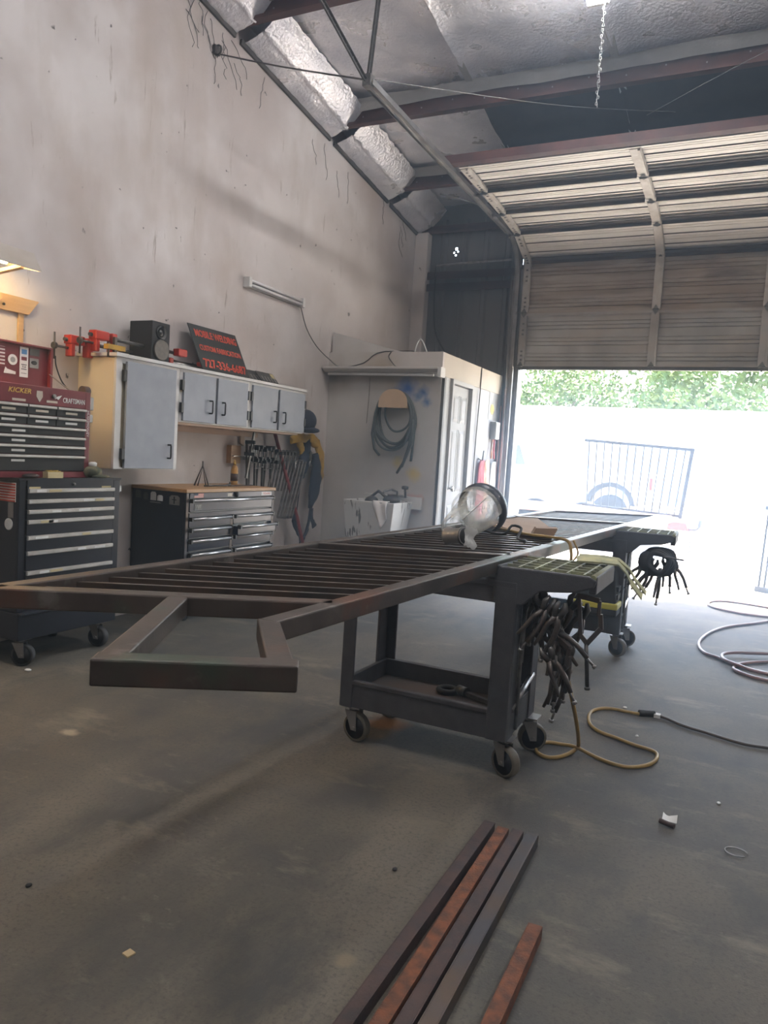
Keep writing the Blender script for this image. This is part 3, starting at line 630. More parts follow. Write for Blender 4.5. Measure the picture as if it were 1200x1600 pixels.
# ------------------------------------------------------------------ wall cabinets
CX = -3.57
def cabinet(name, label, y0, y1, z0, z1, doors, side=None, group=None):
    t = thing(name, label, 'cabinet', (XW, (y0+y1)/2, z0), group)
    part('body', MB().box(XW+.002, CX-.02, y0+.001, y1-.001, z0, z1), side or M['yellowed'], t)
    part('face_frame', MB().box(CX-.019, CX, y0+.001, y0+.05, z0, z1).box(CX-.019, CX, y1-.03, y1-.001, z0, z1).box(CX-.019, CX, y0+.05, y1-.03, z1-.035, z1).box(CX-.019, CX, y0+.05, y1-.03, z0, z0+.012), M['white_paint'], t)
    for a, b, za, zb, hy, hz, hinge in doors:
        dr = part('door', MB().box(CX+.001, CX+.019, a, b, za, zb), M['grey_door'], t, bev=.002)
        part('handle', MB().tube([(CX+.019, hy, hz+.045), (CX+.045, hy, hz+.045), (CX+.048, hy, hz+.035), (CX+.048, hy, hz-.035), (CX+.045, hy, hz-.045), (CX+.019, hy, hz-.045)], .006, 8), M['black'], dr)
        for z in (za+.09, zb-.09):
            part('hinge', MB().box(CX+.001, CX+.024, hinge-.012, hinge+.012, z-.035, z+.035), M['black'], dr, bev=.002)
    return t
cabinet('tall_wall_cabinet', 'tall wall cabinet with one long grey door and yellowed side', 3.46, 4.035, 1.055, 1.755, [(3.535, 3.985, 1.062, 1.735, 3.925, 1.18, 3.518)])
cabinet('wall_cabinet', 'short two-door grey wall cabinet beside the tall cabinet', 4.036, 4.84, 1.39, 1.755, [(4.065, 4.41, 1.40, 1.735, 4.345, 1.515, 4.052), (4.435, 4.80, 1.40, 1.735, 4.49, 1.515, 4.815)], M['white_paint'], 'short wall cabinets')
cabinet('wall_cabinet', 'short two-door grey wall cabinet at the far right end', 4.841, 5.65, 1.39, 1.755, [(4.87, 5.215, 1.40, 1.735, 5.165, 1.505, 4.857), (5.245, 5.64, 1.40, 1.735, 5.30, 1.505, 5.645)], M['white_paint'], 'short wall cabinets')
for a, b in ((4.41, 4.435), (5.215, 5.245)): pass
single('cabinet_top', MB().box(XW+.002, CX+.022, 3.44, 5.66, 1.756, 1.778), M['white_paint'], 'long white top board running over all wall cabinets', 'board', (XW, 4.5, 1.756), bev=.002)
single('wood_ledger', MB().box(XW+.002, CX-.02, 4.05, 5.60, 1.372, 1.389).box(XW+.002, XW+.03, 4.05, 5.4, 1.33, 1.372), M['pinkwood'], 'raw wood ledger strip under the short wall cabinets', 'board', (XW, 4.8, 1.37))

# on top of the cabinets
TZ = 1.778
sp = thing('speaker', 'black bookshelf speaker standing on the white cabinet top', 'speaker', (-3.72, 3.92, TZ))
part('cabinet_box', MB().box(-3.84, -3.64, 3.83, 4.00, TZ, TZ+.27), M['black_matte'], sp, bev=.004)
part('woofer', MB().lathe([(.073, 0), (.075, .008), (.062, .010), (.05, -.006), (.02, -.02), (.018, -.012), (.001, -.008)], 24, (-3.64, 3.915, TZ+.085), (1, 0, 0)), M['rubber'], sp)
part('woofer_ring', MB().lathe([(.066, .002), (.072, .012), (.066, .014)], 24, (-3.64, 3.915, TZ+.085), (1, 0, 0)), M['dark_steel'], sp)
part('tweeter', MB().lathe([(.045, 0), (.047, .006), (.025, -.002), (.014, .006), (.001, .01)], 20, (-3.64, 3.915, TZ+.20), (1, 0, 0)), M['black'], sp)
sg = thing('welding_sign', 'black sign with red lettering leaning on wall above cabinets', 'sign', (-3.66, 4.68, TZ))
up = Vector((-.17, 0, .355)).normalized(); rt = Vector((0, 1, 0)); nn = rt.cross(up)
o = Vector((-3.66, 4.39, TZ+.005)); W_, H_ = .575, .395
part('board', MB().prism([(0, 0), (W_, 0), (W_, H_), (0, H_)], o, rt, up, -nn, .006), M['sign'], sg)
for s_, v, h, wd in (('MOBILE WELDING', .325, .062, .50), ('CUSTOM FABRICATION', .205, .048, .50), ('727-336-6687', .075, .075, .52)):
    text(s_, 'lettering', o+rt*(W_/2+.01)+up*v+nn*.002, rt, up, h, M['sign_red'], sg, wd, .002, bold=.02)
for i, (y, lb) in enumerate(((5.10, 'dark licence plate leaning just right of the black sign'), (5.21, 'grey licence plate leaning right of the dark plate'))):
    pl = thing('licence_plate', lb, 'licence plate', (-3.68, y, TZ))
    oo = Vector((-3.68+.03*i, y-.08, TZ+.002)); u2 = Vector((-.10, 0, .12)).normalized(); n2 = rt.cross(u2)
    part('plate', MB().prism([(0, 0), (.24, 0), (.25, .01), (.25, .12), (.24, .13), (0, .13)], oo, rt, u2, -n2, .003), M['dark_galv'], pl)
    for k in range(5): part('character', MB().prism([(0, 0), (.022, 0), (.022, .055), (0, .055)], oo+rt*(.03+k*.043)+u2*.025+n2*.001, rt, u2, n2, .002), M['galv'], pl)
    if i: part('corner_tag', MB().prism([(0, 0), (.05, 0), (.05, .05), (0, .05)], oo+rt*.19+u2*.07+n2*.001, rt, u2, n2, .002), M['label_y'], pl)
# long red bar clamps lying on the cabinets
def bar_clamp(y0, y1, x, z, label, big):
    t = thing('bar_clamp', label, 'clamp', (x, y0, z), 'bar clamps on the cabinets')
    part('bar', MB().tube([(x, y0, z), (x-.03, y1, z)], .012, 10), M['steel'] if not big else M['dark_steel'], t)
    hd = MB().box(x-.03, x+.035, y0+.02, y0+.13, z-.025, z+.03).box(x-.025, x+.03, y0+.03, y0+.06, z-.10, z-.02).box(x-.025, x+.03, y0+.16, y0+.20, z-.09, z+.03)
    part('head', hd, M['red'], t, bev=.006)
    part('jaw', MB().box(x-.025, x+.03, y1-.12, y1-.03, z-.02, z+.03), M['red'], t, bev=.006)
    part('screw', MB().tube([(x, y0-.08, z-.05), (x, y0+.04, z-.05)], .008, 8).tube([(x-.0, y0-.07, z-.13), (x, y0-.07, z+.03)], .006, 6).lathe([(.02, 0), (.02, .02)], 10, (x, y0-.08, z-.05), (0, 1, 0)), M['dark_steel'], t)
    return t
bar_clamp(3.26, 4.62, -3.80, TZ+.055, 'long red and grey bar clamp overhanging the near cabinet end', True)
bar_clamp(3.36, 4.25, -3.70, TZ+.10, 'shorter red bar clamp lying on top of the long one', True)
bar_clamp(3.95, 5.0, -3.76, TZ+.035, 'bar clamp with bright steel bar passing behind the speaker', False)
wire('string', [(-3.80, 3.20, 1.72), (-3.78, 3.19, 1.66), (-3.77, 3.22, 1.58), (-3.76, 3.26, 1.53)], .004, M['rubber'], 'thin black cord dangling from the overhanging bar clamp', (-3.80, 3.20, 1.72), 'cord')
fc = thing('f_clamp', 'small orange and black clamp standing on the cabinet end', 'clamp', (-3.62, 3.50, TZ))
part('bar', MB().box(-3.63, -3.61, 3.48, 3.50, TZ-.04, TZ+.10), M['dark_steel'], fc); part('arm', MB().box(-3.64, -3.6, 3.42, 3.56, TZ+.02, TZ+.05), M['harness'], fc); part('screw', MB().tube([(-3.62, 3.44, TZ-.03), (-3.62, 3.44, TZ+.06)], .008, 6), M['dark_steel'], fc)

# tube light on the wall, unlit
wt = thing('wall_tube_light', 'unlit twin tube light mounted aslant on the left wall', 'light', (XW, 5.57, 2.61))
part('housing', MB().box(XW+.002, XW+.03, 5.15, 6.0, 2.575, 2.65), M['galv'], wt, bev=.003)
for z in (2.595, 2.63): part('tube', MB().tube([(XW+.045, 5.18, z), (XW+.045, 5.97, z)], .013, 10), M['tube_off'], wt)
for y in (5.15, 5.985): part('end_cap', MB().box(XW+.002, XW+.065, y-.02, y+.02, 2.57, 2.655), M['white_paint'], wt, bev=.004)

# ------------------------------------------------------------------ warm shop light with its boards
sl = thing('shop_light', 'lit warm shop light hood on a wooden bracket at left', 'light', (XW, 2.5, 2.1))
def hood():
    prof = [(-.13, .03), (-.09, .085), (.05, .085), (.115, -.015)]
    mb = MB(); y0, y1 = 1.75, 2.88
    c = Vector((-3.66, 0, 2.14))
    for a, b in zip(prof, prof[1:]):
        for th in (0,):
            A = [(c.x+a[0], y0, c.z+a[1]), (c.x+b[0], y0, c.z+b[1]), (c.x+b[0], y1, c.z+b[1]), (c.x+a[0], y1, c.z+a[1])]
            B = [(p[0], p[1], p[2]+.006) for p in A]; mb.hexa(A, B)
    for y in (y0, y1): mb.prism([(p[0], p[1]) for p in prof], (c.x, y, c.z), (1, 0, 0), (0, 0, 1), (0, 1, 0), .004)
    return mb
part('hood', hood(), M['porcelain'], sl)
for x in (-3.70, -3.62): part('tube', MB().tube([(x, 1.85, 2.165), (x, 2.78, 2.165)], .013, 10), M['tube_warm'], sl)
part('bracket_arm', MB().beam((-3.87, 2.66, 2.05), (-3.60, 2.80, 2.14), .04, .018), M['wood'], sl)
part('back_board', MB().box(XW+.002, XW+.02, 1.8, 2.87, 2.06, 2.22), M['wood'], sl)
single('wall_plank', MB().prism([(0, 0), (1.45, 0), (1.52, .09), (0, .10)], (XW+.002, 1.62, 1.94), (0, 1, 0), (0, 0, 1), (1, 0, 0), .022), M['wood'], 'raw pine plank nailed to wall below the warm light', 'board', (XW, 2.4, 1.94), bev=.002)
pk = thing('coat_peg', 'small wooden peg screwed to the pine plank', 'peg', (XW+.024, 2.86, 2.0))
part('peg', MB().beam((XW+.024, 2.83, 2.03), (XW+.045, 2.87, 1.99), .02, .02), M['wood'], pk); part('screw_head', MB().ball((XW+.03, 2.9, 1.97), .008, 8, 5), M['dark_steel'], pk)
single('wall_batten', MB().box(XW+.002, XW+.012, 3.01, 3.045, 1.4, 1.945), M['wood'], 'thin vertical wood batten below the pine plank end', 'board', (XW, 3.03, 1.4))

# ------------------------------------------------------------------ casters
def caster(t, x, y, r=.0625, h=.15, rot=0, tread='rubber', nm='caster'):
    d = Vector((math.cos(rot), math.sin(rot), 0)); ax = Vector((-math.sin(rot), math.cos(rot), 0))
    c = Vector((x, y, r)) + d*.02
    o = part(nm, MB().box(x-.045, x+.045, y-.04, y+.04, h-.006, h).lathe([(.02, h-.025), (.028, h-.006)], 12, (x, y, 0)), M['galv'], t)
    a = ax*.024
    f = MB()
    for s in (-1, 1):
        q = c+a*s
        f.hexa([q-d*.014-Vector((0, 0, .012))+a*.0, q+d*.014-Vector((0, 0, .012)), q+d*.014-Vector((0, 0, .012))+a*s*.12, q-d*.014-Vector((0, 0, .012))+a*s*.12],
               [Vector((x, y, h-.02))+a*s-d*.03, Vector((x, y, h-.02))+a*s+d*.03, Vector((x, y, h-.02))+a*s*1.12+d*.03, Vector((x, y, h-.02))+a*s*1.12-d*.03])
    f.lathe([(.008, -.034), (.008, .034)], 8, c, ax)
    part('fork', f, M['galv'], o)
    part('tyre', MB().lathe([(r*.8, -.019), (r*.96, -.019), (r, -.012), (r, .012), (r*.96, .019), (r*.84, .019), (r*.84, -.019)], 24, c, ax, True, False), M[tread], o)
    part('hub', MB().lathe([(.001, -.015), (.25*r, -.019), (.3*r, -.012), (r*.85, -.014), (r*.85, .014), (.3*r, .012), (.25*r, .019), (.001, .015)], 20, c, ax), M['black'], o)
    return o

# ------------------------------------------------------------------ rolling black cabinet A
AX = -3.38; A0, A1 = 2.645, 3.335
ta = thing('rolling_tool_cabinet', 'tall black rolling tool cabinet with flag sticker under red chest', 'tool cabinet', (-3.6, 2.99, 0))
part('body', MB().box(-3.85, AX-.012, A0, A1, .30, 1.0).box(AX-.012, AX, A0, A0+.04, .30, 1.0).box(AX-.012, AX, A1-.05, A1, .30, 1.0).box(AX-.012, AX, A0+.04, A1-.05, .97, 1.0), M['chest_black'], ta, bev=.003)
part('base_bin', MB().box(-3.85, AX+.02, A0-.005, A1-.02, .15, .30).box(AX+.02, AX+.03, A0, A1-.02, .28, .295), M['chest_black'], ta, bev=.004)
part('top_panel', MB().box(AX-.01, AX+.004, A0+.045, A1-.055, .955, 1.0).box(-3.85, AX+.005, A0-.005, A1+.005, 1.0, 1.012), M['chest_black'], ta)
part('lock', MB().lathe([(.008, 0), (.008, .008), (.001, .009)], 10, (AX+.004, 2.99, .978), (1, 0, 0)), M['steel'], ta)
rows = [.945, .888, .833, .779, .695, .612, .506, .42]
zt = .953
for i, z in enumerate(rows[:7]):
    zb = rows[i+1]+.012 if i < 6 else .44
    d_ = part('drawer', MB().box(AX-.01, AX+.006, A0+.045, A1-.055, zb, z+.010), M['chest_black'], ta, bev=.002)
    part('handle', MB().prism([(0, -.011), (.012, -.011), (.014, -.006), (.014, .008), (.010, .011), (0, .011)], (AX+.006, A0+.047, z), (1, 0, 0), (0, 0, 1), (0, 1, 0), A1-A0-.104), M['alu_dull'], d_)
    for k in range(2):
        yy = A0+.07+[.02, .30, .10, .42, .05, .33, .12][(i*3+k*2) % 7]
        part('drawer_label', MB().box(AX+.0202, AX+.0212, yy, yy+.06+.02*k, z-.007, z+.006), M['label_y'] if (i+k) % 3 == 1 else M['paper'], d_)
part('paper_tag', MB().box(AX+.006, AX+.008, 3.04, 3.13, .40, .47), M['label'], ta)
for yy in (2.70, 3.19): part('name_label', MB().box(AX+.004, AX+.0055, yy, yy+.07, .956, .966), M['label_y'], ta)
part('side_clip', MB().box(AX-.03, AX+.0, A1, A1+.012, .93, .965), M['paper'], ta)
for (x, y, r_) in ((-3.42, 2.70, .5), (-3.42, 3.22, .2), (-3.80, 2.70, .3), (-3.80, 3.22, -.4)): caster(ta, x, y, .06, .15, r_)
# side stickers (face y = A0)
fl = part('flag_sticker', MB().box(-3.66, -3.405, A0-.003, A0, .885, .985), M['paper'], ta)
for k in range(7): part('stripe', MB().box(-3.66, -3.406, A0-.0045, A0-.003, .885+k*.0145, .885+k*.0145+.0085), M['flagred'], fl)
part('canton', MB().box(-3.66, -3.56, A0-.006, A0-.0045, .935, .985), M['flagblue'], fl)
part('tag_sticker', MB().box(-3.46, -3.42, A0-.003, A0, .80, .88), M['galv'], ta)
part('ring_sticker', MB().lathe([(.026, 0), (.031, .0), (.031, .002), (.026, .002)], 24, (-3.455, A0, .765), (0, -1, 0)).beam((-3.47, A0-.001, .75), (-3.455, A0-.001, .785), .002, .004).beam((-3.44, A0-.001, .75), (-3.455, A0-.001, .785), .002, .004).beam((-3.455, A0-.001, .748), (-3.455, A0-.001, .79), .002, .004), M['paper'], ta)

# red top chest
RX = -3.42; R0, R1 = 2.46, 3.13; RZ0, RZ1 = 1.045, 1.50
rc = thing('red_tool_chest', 'dark red top tool chest, lid open and covered in stickers', 'tool chest', (-3.6, 2.8, RZ0))
part('body', MB().box(-3.78, RX-.012, R0, R1, RZ0, RZ1).box(RX-.012, RX, R0, R0+.03, RZ0, RZ1).box(RX-.012, RX, R1-.035, R1, RZ0, RZ1).box(RX-.012, RX, R0+.03, R1-.035, 1.402, RZ1), M['red_enamel'], rc, bev=.003)
part('base', MB().box(-3.78, RX+.004, R0, R1, 1.013, RZ0), M['red_enamel'], rc)
lidp = part('lid', MB().box(-3.79, -3.77, R0, R1+.005, RZ1, 1.755).box(-3.77, -3.74, R1-.012, R1+.005, RZ1, 1.755).box(-3.77, -3.74, R0, R1+.005, 1.743, 1.755), M['red_enamel'], rc, bev=.003)
part('lid_stay', MB().beam((-3.74, R1-.02, 1.60), (-3.55, R1-.02, RZ1), .012, .003), M['galv'], rc)
fg = part('flag_sticker', MB().box(-3.768, -3.766, 2.62, 2.835, 1.61, 1.72), M['paper'], lidp)
for k in range(6): part('stripe', MB().box(-3.766, -3.7645, 2.62, 2.835, 1.61+k*.0195, 1.61+k*.0195+.0105), M['red_enamel'], fg)
LX = -3.768
part('round_sticker', MB().lathe([(.030, 0), (.030, .002)], 20, (LX, 2.885, 1.655), (1, 0, 0)), M['paper'], lidp)
part('round_emblem', MB().lathe([(.016, .002), (.016, .003)], 12, (LX, 2.885, 1.655), (1, 0, 0)), M['galv'], lidp)
st = part('tall_sticker', MB().box(LX, LX+.002, 2.93, 2.985, 1.565, 1.735), M['paper'], lidp)
for (za, zb, m_) in ((1.695, 1.722, 'sticker_blue'), (1.66, 1.68, 'red_enamel'), (1.634, 1.638, 'black'), (1.608, 1.612, 'black'), (1.585, 1.589, 'galv')): part('print_block', MB().box(LX+.002, LX+.003, 2.94, 2.975, za, zb), M[m_], st)
text('714', 'print', (LX+.003, 2.957, 1.623), (0, 1, 0), (0, 0, 1), .014, M['black'], st, .025)
st = part('square_sticker', MB().box(LX, LX+.002, 2.995, 3.06, 1.695, 1.735), M['dark_galv'], lidp)
st = part('photo_sticker', MB().box(LX, LX+.002, 2.995, 3.055, 1.625, 1.68), M['galv'], lidp); part('oval', MB().ball((LX+.002, 3.025, 1.655), (.002, .022, .012), 10, 6), M['black'], st)
part('badge_sticker', MB().prism([(0, 0), (.075, 0), (.075, .015), (.02, .025), (.01, .035)], (LX, 2.83, 1.575), (0, 1, 0), (0, 0, 1), (1, 0, 0), .002), M['paper'], lidp)
text('KICKER', 'gold_lettering', (RX+.001, 2.665, 1.467), (0, 1, 0), (0, 0, 1), .026, M['gold'], rc, .135, .002, shear=.25, bold=.01)
text('CRAFTSMAN', 'white_lettering', (RX+.001, 3.012, 1.440), (0, 1, 0), (0, 0, 1), .028, M['paper'], rc, .150, .002, bold=.01)
text('HUSHMONEY', 'side_lettering', (RX+.001, R1-.016, 1.32), (0, 0, -1), (0, 1, 0), .016, M['paper'], rc, .15, .002)
part('shield_sticker', MB().prism([(-.018, .03), (-.02, .0), (0, -.03), (.02, 0), (.018, .03)], (RX, 2.785, 1.445), (0, 1, 0), (0, 0, 1), (1, 0, 0), .002), M['label'], rc)
part('lock', MB().lathe([(.012, 0), (.012, .01), (.004, .011)], 12, (RX, 2.875, 1.455), (1, 0, 0)), M['steel'], rc)
part('eagle_sticker', MB().prism([(-.022, -.012), (-.005, .004), (.024, .012), (.01, -.004), (0, -.014), (-.01, -.006)], (RX, 2.905, 1.452), (0, 1, 0), (0, 0, 1), (1, 0, 0), .002), M['paper'], rc)
part('label_strip', MB().box(RX, RX+.002, 2.83, 2.90, 1.418, 1.430), M['label'], rc); part('label_strip', MB().box(RX, RX+.002, 2.62, 2.70, 1.412, 1.424), M['label'], rc)
zr = [1.393, 1.338, 1.283, 1.232, 1.180, 1.127, 1.05]
for i in range(6):
    cols = [(R0+.032, 2.706), (2.712, 2.89), (2.896, R1-.037)] if i < 2 else [(R0+.032, R1-.037)]
    for a, b in cols:
        d_ = part('drawer', MB().box(RX-.010, RX+.004, a, b, zr[i+1]+.012 if i < 5 else 1.05, zr[i]+.008), M['black_matte'], rc, bev=.0015)
        part('handle', MB().prism([(0, -.006), (.010, -.008), (.013, -.004), (.011, .006), (0, .007)], (RX+.004, a+.002, zr[i]), (1, 0, 0), (0, 0, 1), (0, 1, 0), b-a-.004), M['alu_dull'], d_)
        c_ = (a+b)/2 if i < 2 else 2.66
        part('drawer_label', MB().box(RX+.0042, RX+.0054, c_-.04, c_+.04, zr[i]-.030, zr[i]-.018), M['paper'] if i != 0 else M['label'], d_)
mg = thing('magnetic_clip', 'grey clip box stuck to right end of the red chest', 'clip', (RX-.04, R1, 1.44))
part('box', MB().box(RX-.07, RX-.01, R1+.001, R1+.035, 1.40, 1.475), M['galv'], mg, bev=.006); part('dark_roll', MB().lathe([(.03, -.02), (.03, .02)], 14, (RX-.05, R1+.0, 1.495+.012), (0, 1, 0)), M['rust_dark'], mg)
single('small_clip', MB().box(RX-.06, RX-.01, R1+.001, R1+.03, 1.33, 1.375), M['galv'], 'small grey clip stuck to the red chest end, lower one', 'clip', (RX-.03, R1, 1.35), bev=.004)
# things on top of cabinet A in front of the red chest
nb = thing('nail_box', 'small clear box of yellow screws on the black cabinet ledge', 'box', (-3.40, 2.86, 1.012))
part('tray', MB().box(-3.43, -3.375, 2.815, 2.915, 1.012, 1.045), M['label_y'], nb)
sc = MB()
for k in range(24): a = random.uniform(0, PI); p = Vector((random.uniform(-3.425, -3.38), random.uniform(2.83, 2.90), 1.047+random.random()*.004)); sc.beam(p, p+Vector((.01*math.cos(a), .02*math.sin(a), .001)), .003, .003)
part('screws', sc, M['gold'], nb, kind='stuff')
cp = thing('camo_cap', 'camouflage cap with pale top on the black tool cabinet', 'cap', (-3.39, 3.16, 1.012))
part('crown', MB().ball((-3.41, 3.15, 1.045), (.05, .06, .038), 16, 8), M['camo'], cp); part('brim', MB().ball((-3.365, 3.17, 1.022), (.05, .055, .010), 14, 6), M['camo'], cp); part('white_cap', MB().lathe([(.022, 0), (.024, .02), (.012, .026)], 12, (-3.41, 3.15, 1.078)), M['paper'], cp)
single('rust_chip', MB().ball((-3.39, 2.72, 1.024), (.03, .05, .012), 10, 5), M['rust_dark'], 'brown rusty scrap lying on black cabinet ledge at left', 'scrap', (-3.39, 2.72, 1.012))

# ------------------------------------------------------------------ wide chest B
BX = -3.40; B0, B1 = 3.95, 5.005
tb = thing('wide_tool_chest', 'wide glossy black tool chest with wooden top by the wall', 'tool chest', (-3.65, 4.48, 0))
part('body', MB().box(-3.885, BX-.02, B0+.004, B1-.004, .15, .908).box(BX-.02, BX, B0+.004, B0+.035, .15, .908).box(BX-.02, BX, B1-.03, B1-.004, .15, .908), M['chest_black'], tb, bev=.003)
for ya, yb, zz in ((B0+.006, B0+.030, .905), (B1-.028, B1-.006, .905), (4.448, 4.478, .735)): part('edge_trim', MB().box(BX, BX+.003, ya, yb, .15, zz), M['gun'], tb)
part('wood_top', MB().box(-3.888, BX+.012, B0-.006, B1+.006, .908, .932), M['butcher'], tb, bev=.003)
part('top_band', MB().box(BX-.01, BX+.004, B0+.04, B1-.034, .868, .904), M['gloss_black'], tb)
part('mid_band', MB().box(BX-.01, BX+.004, B0+.04, B1-.034, .735, .765), M['gloss_black'], tb)
part('lock', MB().lathe([(.018, 0), (.02, .012), (.012, .02), (.001, .021)], 14, (BX+.004, 4.50, .885), (1, 0, 0)), M['black'], tb)
part('label_tag', MB().box(BX+.004, BX+.005, 4.40, 4.45, .873, .898), M['label'], tb)
fs = part('flag_sticker', MB().box(BX+.004, BX+.0052, 4.03, 4.13, .872, .902), M['paper'], tb)
for k in range(4): part('stripe', MB().box(BX+.0052, BX+.006, 4.03, 4.13, .873+k*.0078, .877+k*.0078), M['flagred'], fs)
part('canton', MB().box(BX+.006, BX+.0068, 4.03, 4.07, .888, .902), M['flagblue'], fs)
ss = part('shop_sticker', MB().box(BX+.004, BX+.0052, 4.82, 4.955, .872, .902), M['paper'], tb)
text('TEXAS', 'print', (BX+.0055, 4.89, .887), (0, 1, 0), (0, 0, 1), .016, M['flagred'], ss, .10)
def bdrawer(y0, y1, z0, z1, out=0):
    d_ = part('drawer', MB().box(BX-.30 if out else BX-.015, BX+.004+out, y0, y1, z0, z1), M['gloss_black'], tb, bev=.002)
    part('handle', MB().tube([(BX+.022+out, y0+.004, z1-.004), (BX+.022+out, y1-.004, z1-.004)], .011, 10).box(BX+.004+out, BX+.024+out, y0+.004, y1-.004, z1-.003, z1+.004), M['alu'], d_)
    part('end_cap', MB().box(BX+.004+out, BX+.034+out, y0-.003, y0+.012, z1-.017, z1+.010).box(BX+.004+out, BX+.034+out, y1-.012, y1+.003, z1-.017, z1+.010), M['black'], d_)
    part('lip', MB().box(BX+.004+out, BX+.010+out, y0, y1, z0, z0+.006), M['black'], d_)
    return d_
d0 = bdrawer(B0+.04, B1-.034, .775, .855)
ls = part('framed_sticker', MB().box(BX+.004, BX+.006, 4.035, 4.115, .785, .828), M['dark_galv'], d0)
text('VW', 'emblem', (BX+.007, 4.075, .807), (0, 1, 0), (0, 0, 1), .032, M['paper'], ls, .055)
for (z1, z0) in ((.728, .665), (.651, .588), (.573, .50), (.477, .40), (.385, .29), (.275, .16)):
    bdrawer(B0+.04, 4.445, z0, z1); bdrawer(4.481, B1-.034, z0, z1, .045 if z1 == .651 else 0)
for (x, y) in ((-3.46, 4.03), (-3.46, 4.93), (-3.82, 4.03), (-3.82, 4.93)): caster(tb, x, y, .06, .15, PI/2+.3)
for (x, z, wx, wz, m_) in ((-3.83, .87, .05, .055, 'dark_galv'), (-3.76, .86, .04, .05, 'dark_galv'), (-3.69, .865, .05, .06, 'paper'), (-3.63, .855, .05, .04, 'paper'), (-3.50, .85, .09, .065, 'galv'), (-3.67, .822, .1, .008, 'galv')):
    s_ = part('side_sticker', MB().prism([(-wx/2, -wz/2), (wx/2, -wz/2), (wx/2, wz*.3), (wx*.3, wz/2), (-wx*.3, wz/2), (-wx/2, wz*.3)], (x, B0+.004, z), (1, 0, 0), (0, 0, 1), (0, -1, 0), .002), M[m_], tb)
part('sticker_mark', MB().box(-3.505, -3.495, B0-.001, B0+.001, .825, .875).box(-3.52, -3.48, B0-.001, B0+.001, .85, .856), M['black'], tb)
part('side_handle', MB().box(BX-.12, BX-.05, B1, B1+.04, .85, .88), M['black'], tb)
# on chest B
ms = thing('metal_stand', 'thin black steel tent-shaped stand on the wooden chest top', 'stand', (-3.6, 4.37, .932))
part('leg', MB().tube([(-3.62, 4.33, .937), (-3.60, 4.355, 1.075), (-3.58, 4.375, .937)], .005, 6), M['dark_steel'], ms)
part('leg', MB().tube([(-3.66, 4.34, .937), (-3.60, 4.355, 1.09), (-3.55, 4.37, .937)], .006, 6), M['dark_steel'], ms)
part('foot_bar', MB().tube([(-3.58, 4.36, .938), (-3.58, 4.60, .938), (-3.58, 4.66, .945), (-3.585, 4.665, .965)], .008, 8), M['dark_steel'], ms)
part('tip', MB().tube([(-3.60, 4.355, 1.07), (-3.60, 4.355, 1.12)], .006, 6), M['dark_steel'], ms)
gb = thing('glue_bottle', 'yellow-brown glue bottle standing on the wooden chest top', 'bottle', (-3.74, 4.92, .932))
part('bottle', MB().lathe([(.028, 0), (.030, .01), (.030, .11), (.022, .14), (.010, .16)], 16, (-3.74, 4.92, .932)), mat('amber_plastic', (.42, .22, .05), .4), gb)
part('nozzle', MB().lathe([(.012, .16), (.012, .17), (.005, .20), (.001, .201)], 12, (-3.74, 4.92, .932)), M['harness'], gb); part('wrap_label', MB().lathe([(.0306, .03), (.0306, .09)], 16, (-3.74, 4.92, .932)), M['rust_dark'], gb)
single('flat_bar', MB().beam((-3.55, 4.62, .937), (-3.60, 4.97, .937), .03, .006), M['rust_dark'], 'flat rusty bar lying on the wooden chest top edge', 'bar', (-3.57, 4.8, .932))

# ------------------------------------------------------------------ clamp rack on the wall
rk = thing('clamp_rack', 'steel rail with wooden block on the wall, clamps hooked over it', 'rack', (XW, 5.45, 1.15))
part('rail', MB().box(XW+.002, XW+.03, 5.02, 5.92, 1.13, 1.165).box(XW+.03, XW+.07, 5.02, 5.92, 1.158, 1.165), M['steel'], rk); part('block', MB().box(XW+.002, XW+.05, 5.01, 5.14, 1.10, 1.25), M['butcher'], rk)
for i in range(7):
    y = 5.16+i*.06; lean = [.04, -.01, .02, -.02, .01, -.03, .02][i]
    t = thing('sliding_bar_clamp', ['first', 'second', 'third', 'fourth', 'fifth', 'sixth', 'last'][i]+' dark sliding clamp counted from the wooden block on the rail', 'clamp', (XW+.09, y, 1.15), 'dark sliding bar clamps on the rail')
    zt_ = 1.24 + (.06 if i in (0,) else .0) + .012*(i % 3); x_ = XW+.09
    part('bar', MB().beam((x_, y+lean, .82+.04*(i % 3)), (x_, y, zt_), .022, .007, (0, 1, 0)), M['dark_steel'], t)
    part('fixed_jaw', MB().box(x_-.01, x_+.09, y-.008, y+.008, zt_-.03, zt_), M['black'], t, bev=.002)
    part('sliding_jaw', MB().box(x_-.015, x_+.09, y-.009, y+.009, zt_-.13, zt_-.10), M['black'], t, bev=.002)
    part('screw', MB().tube([(x_+.075, y, zt_-.19), (x_+.075, y, zt_-.02)], .006, 7).tube([(x_+.075, y-.03, zt_-.185), (x_+.075, y+.03, zt_-.185)], .004, 6), M['steel'], t)
tt = thing('t_handle_clamp', 'tall black clamp with cross handle standing above the rail', 'clamp', (XW+.13, 5.20, 1.0))
part('bar', MB().beam((XW+.13, 5.12, .98), (XW+.13, 5.22, 1.42), .02, .014, (1, 0, 0)), M['dark_steel'], tt); part('cross_handle', MB().tube([(XW+.13, 5.20, 1.43), (XW+.13, 5.31, 1.435)], .006, 7), M['dark_steel'], tt); part('jaw', MB().box(XW+.12, XW+.15, 5.15, 5.26, 1.19, 1.22), M['dark_steel'], tt)
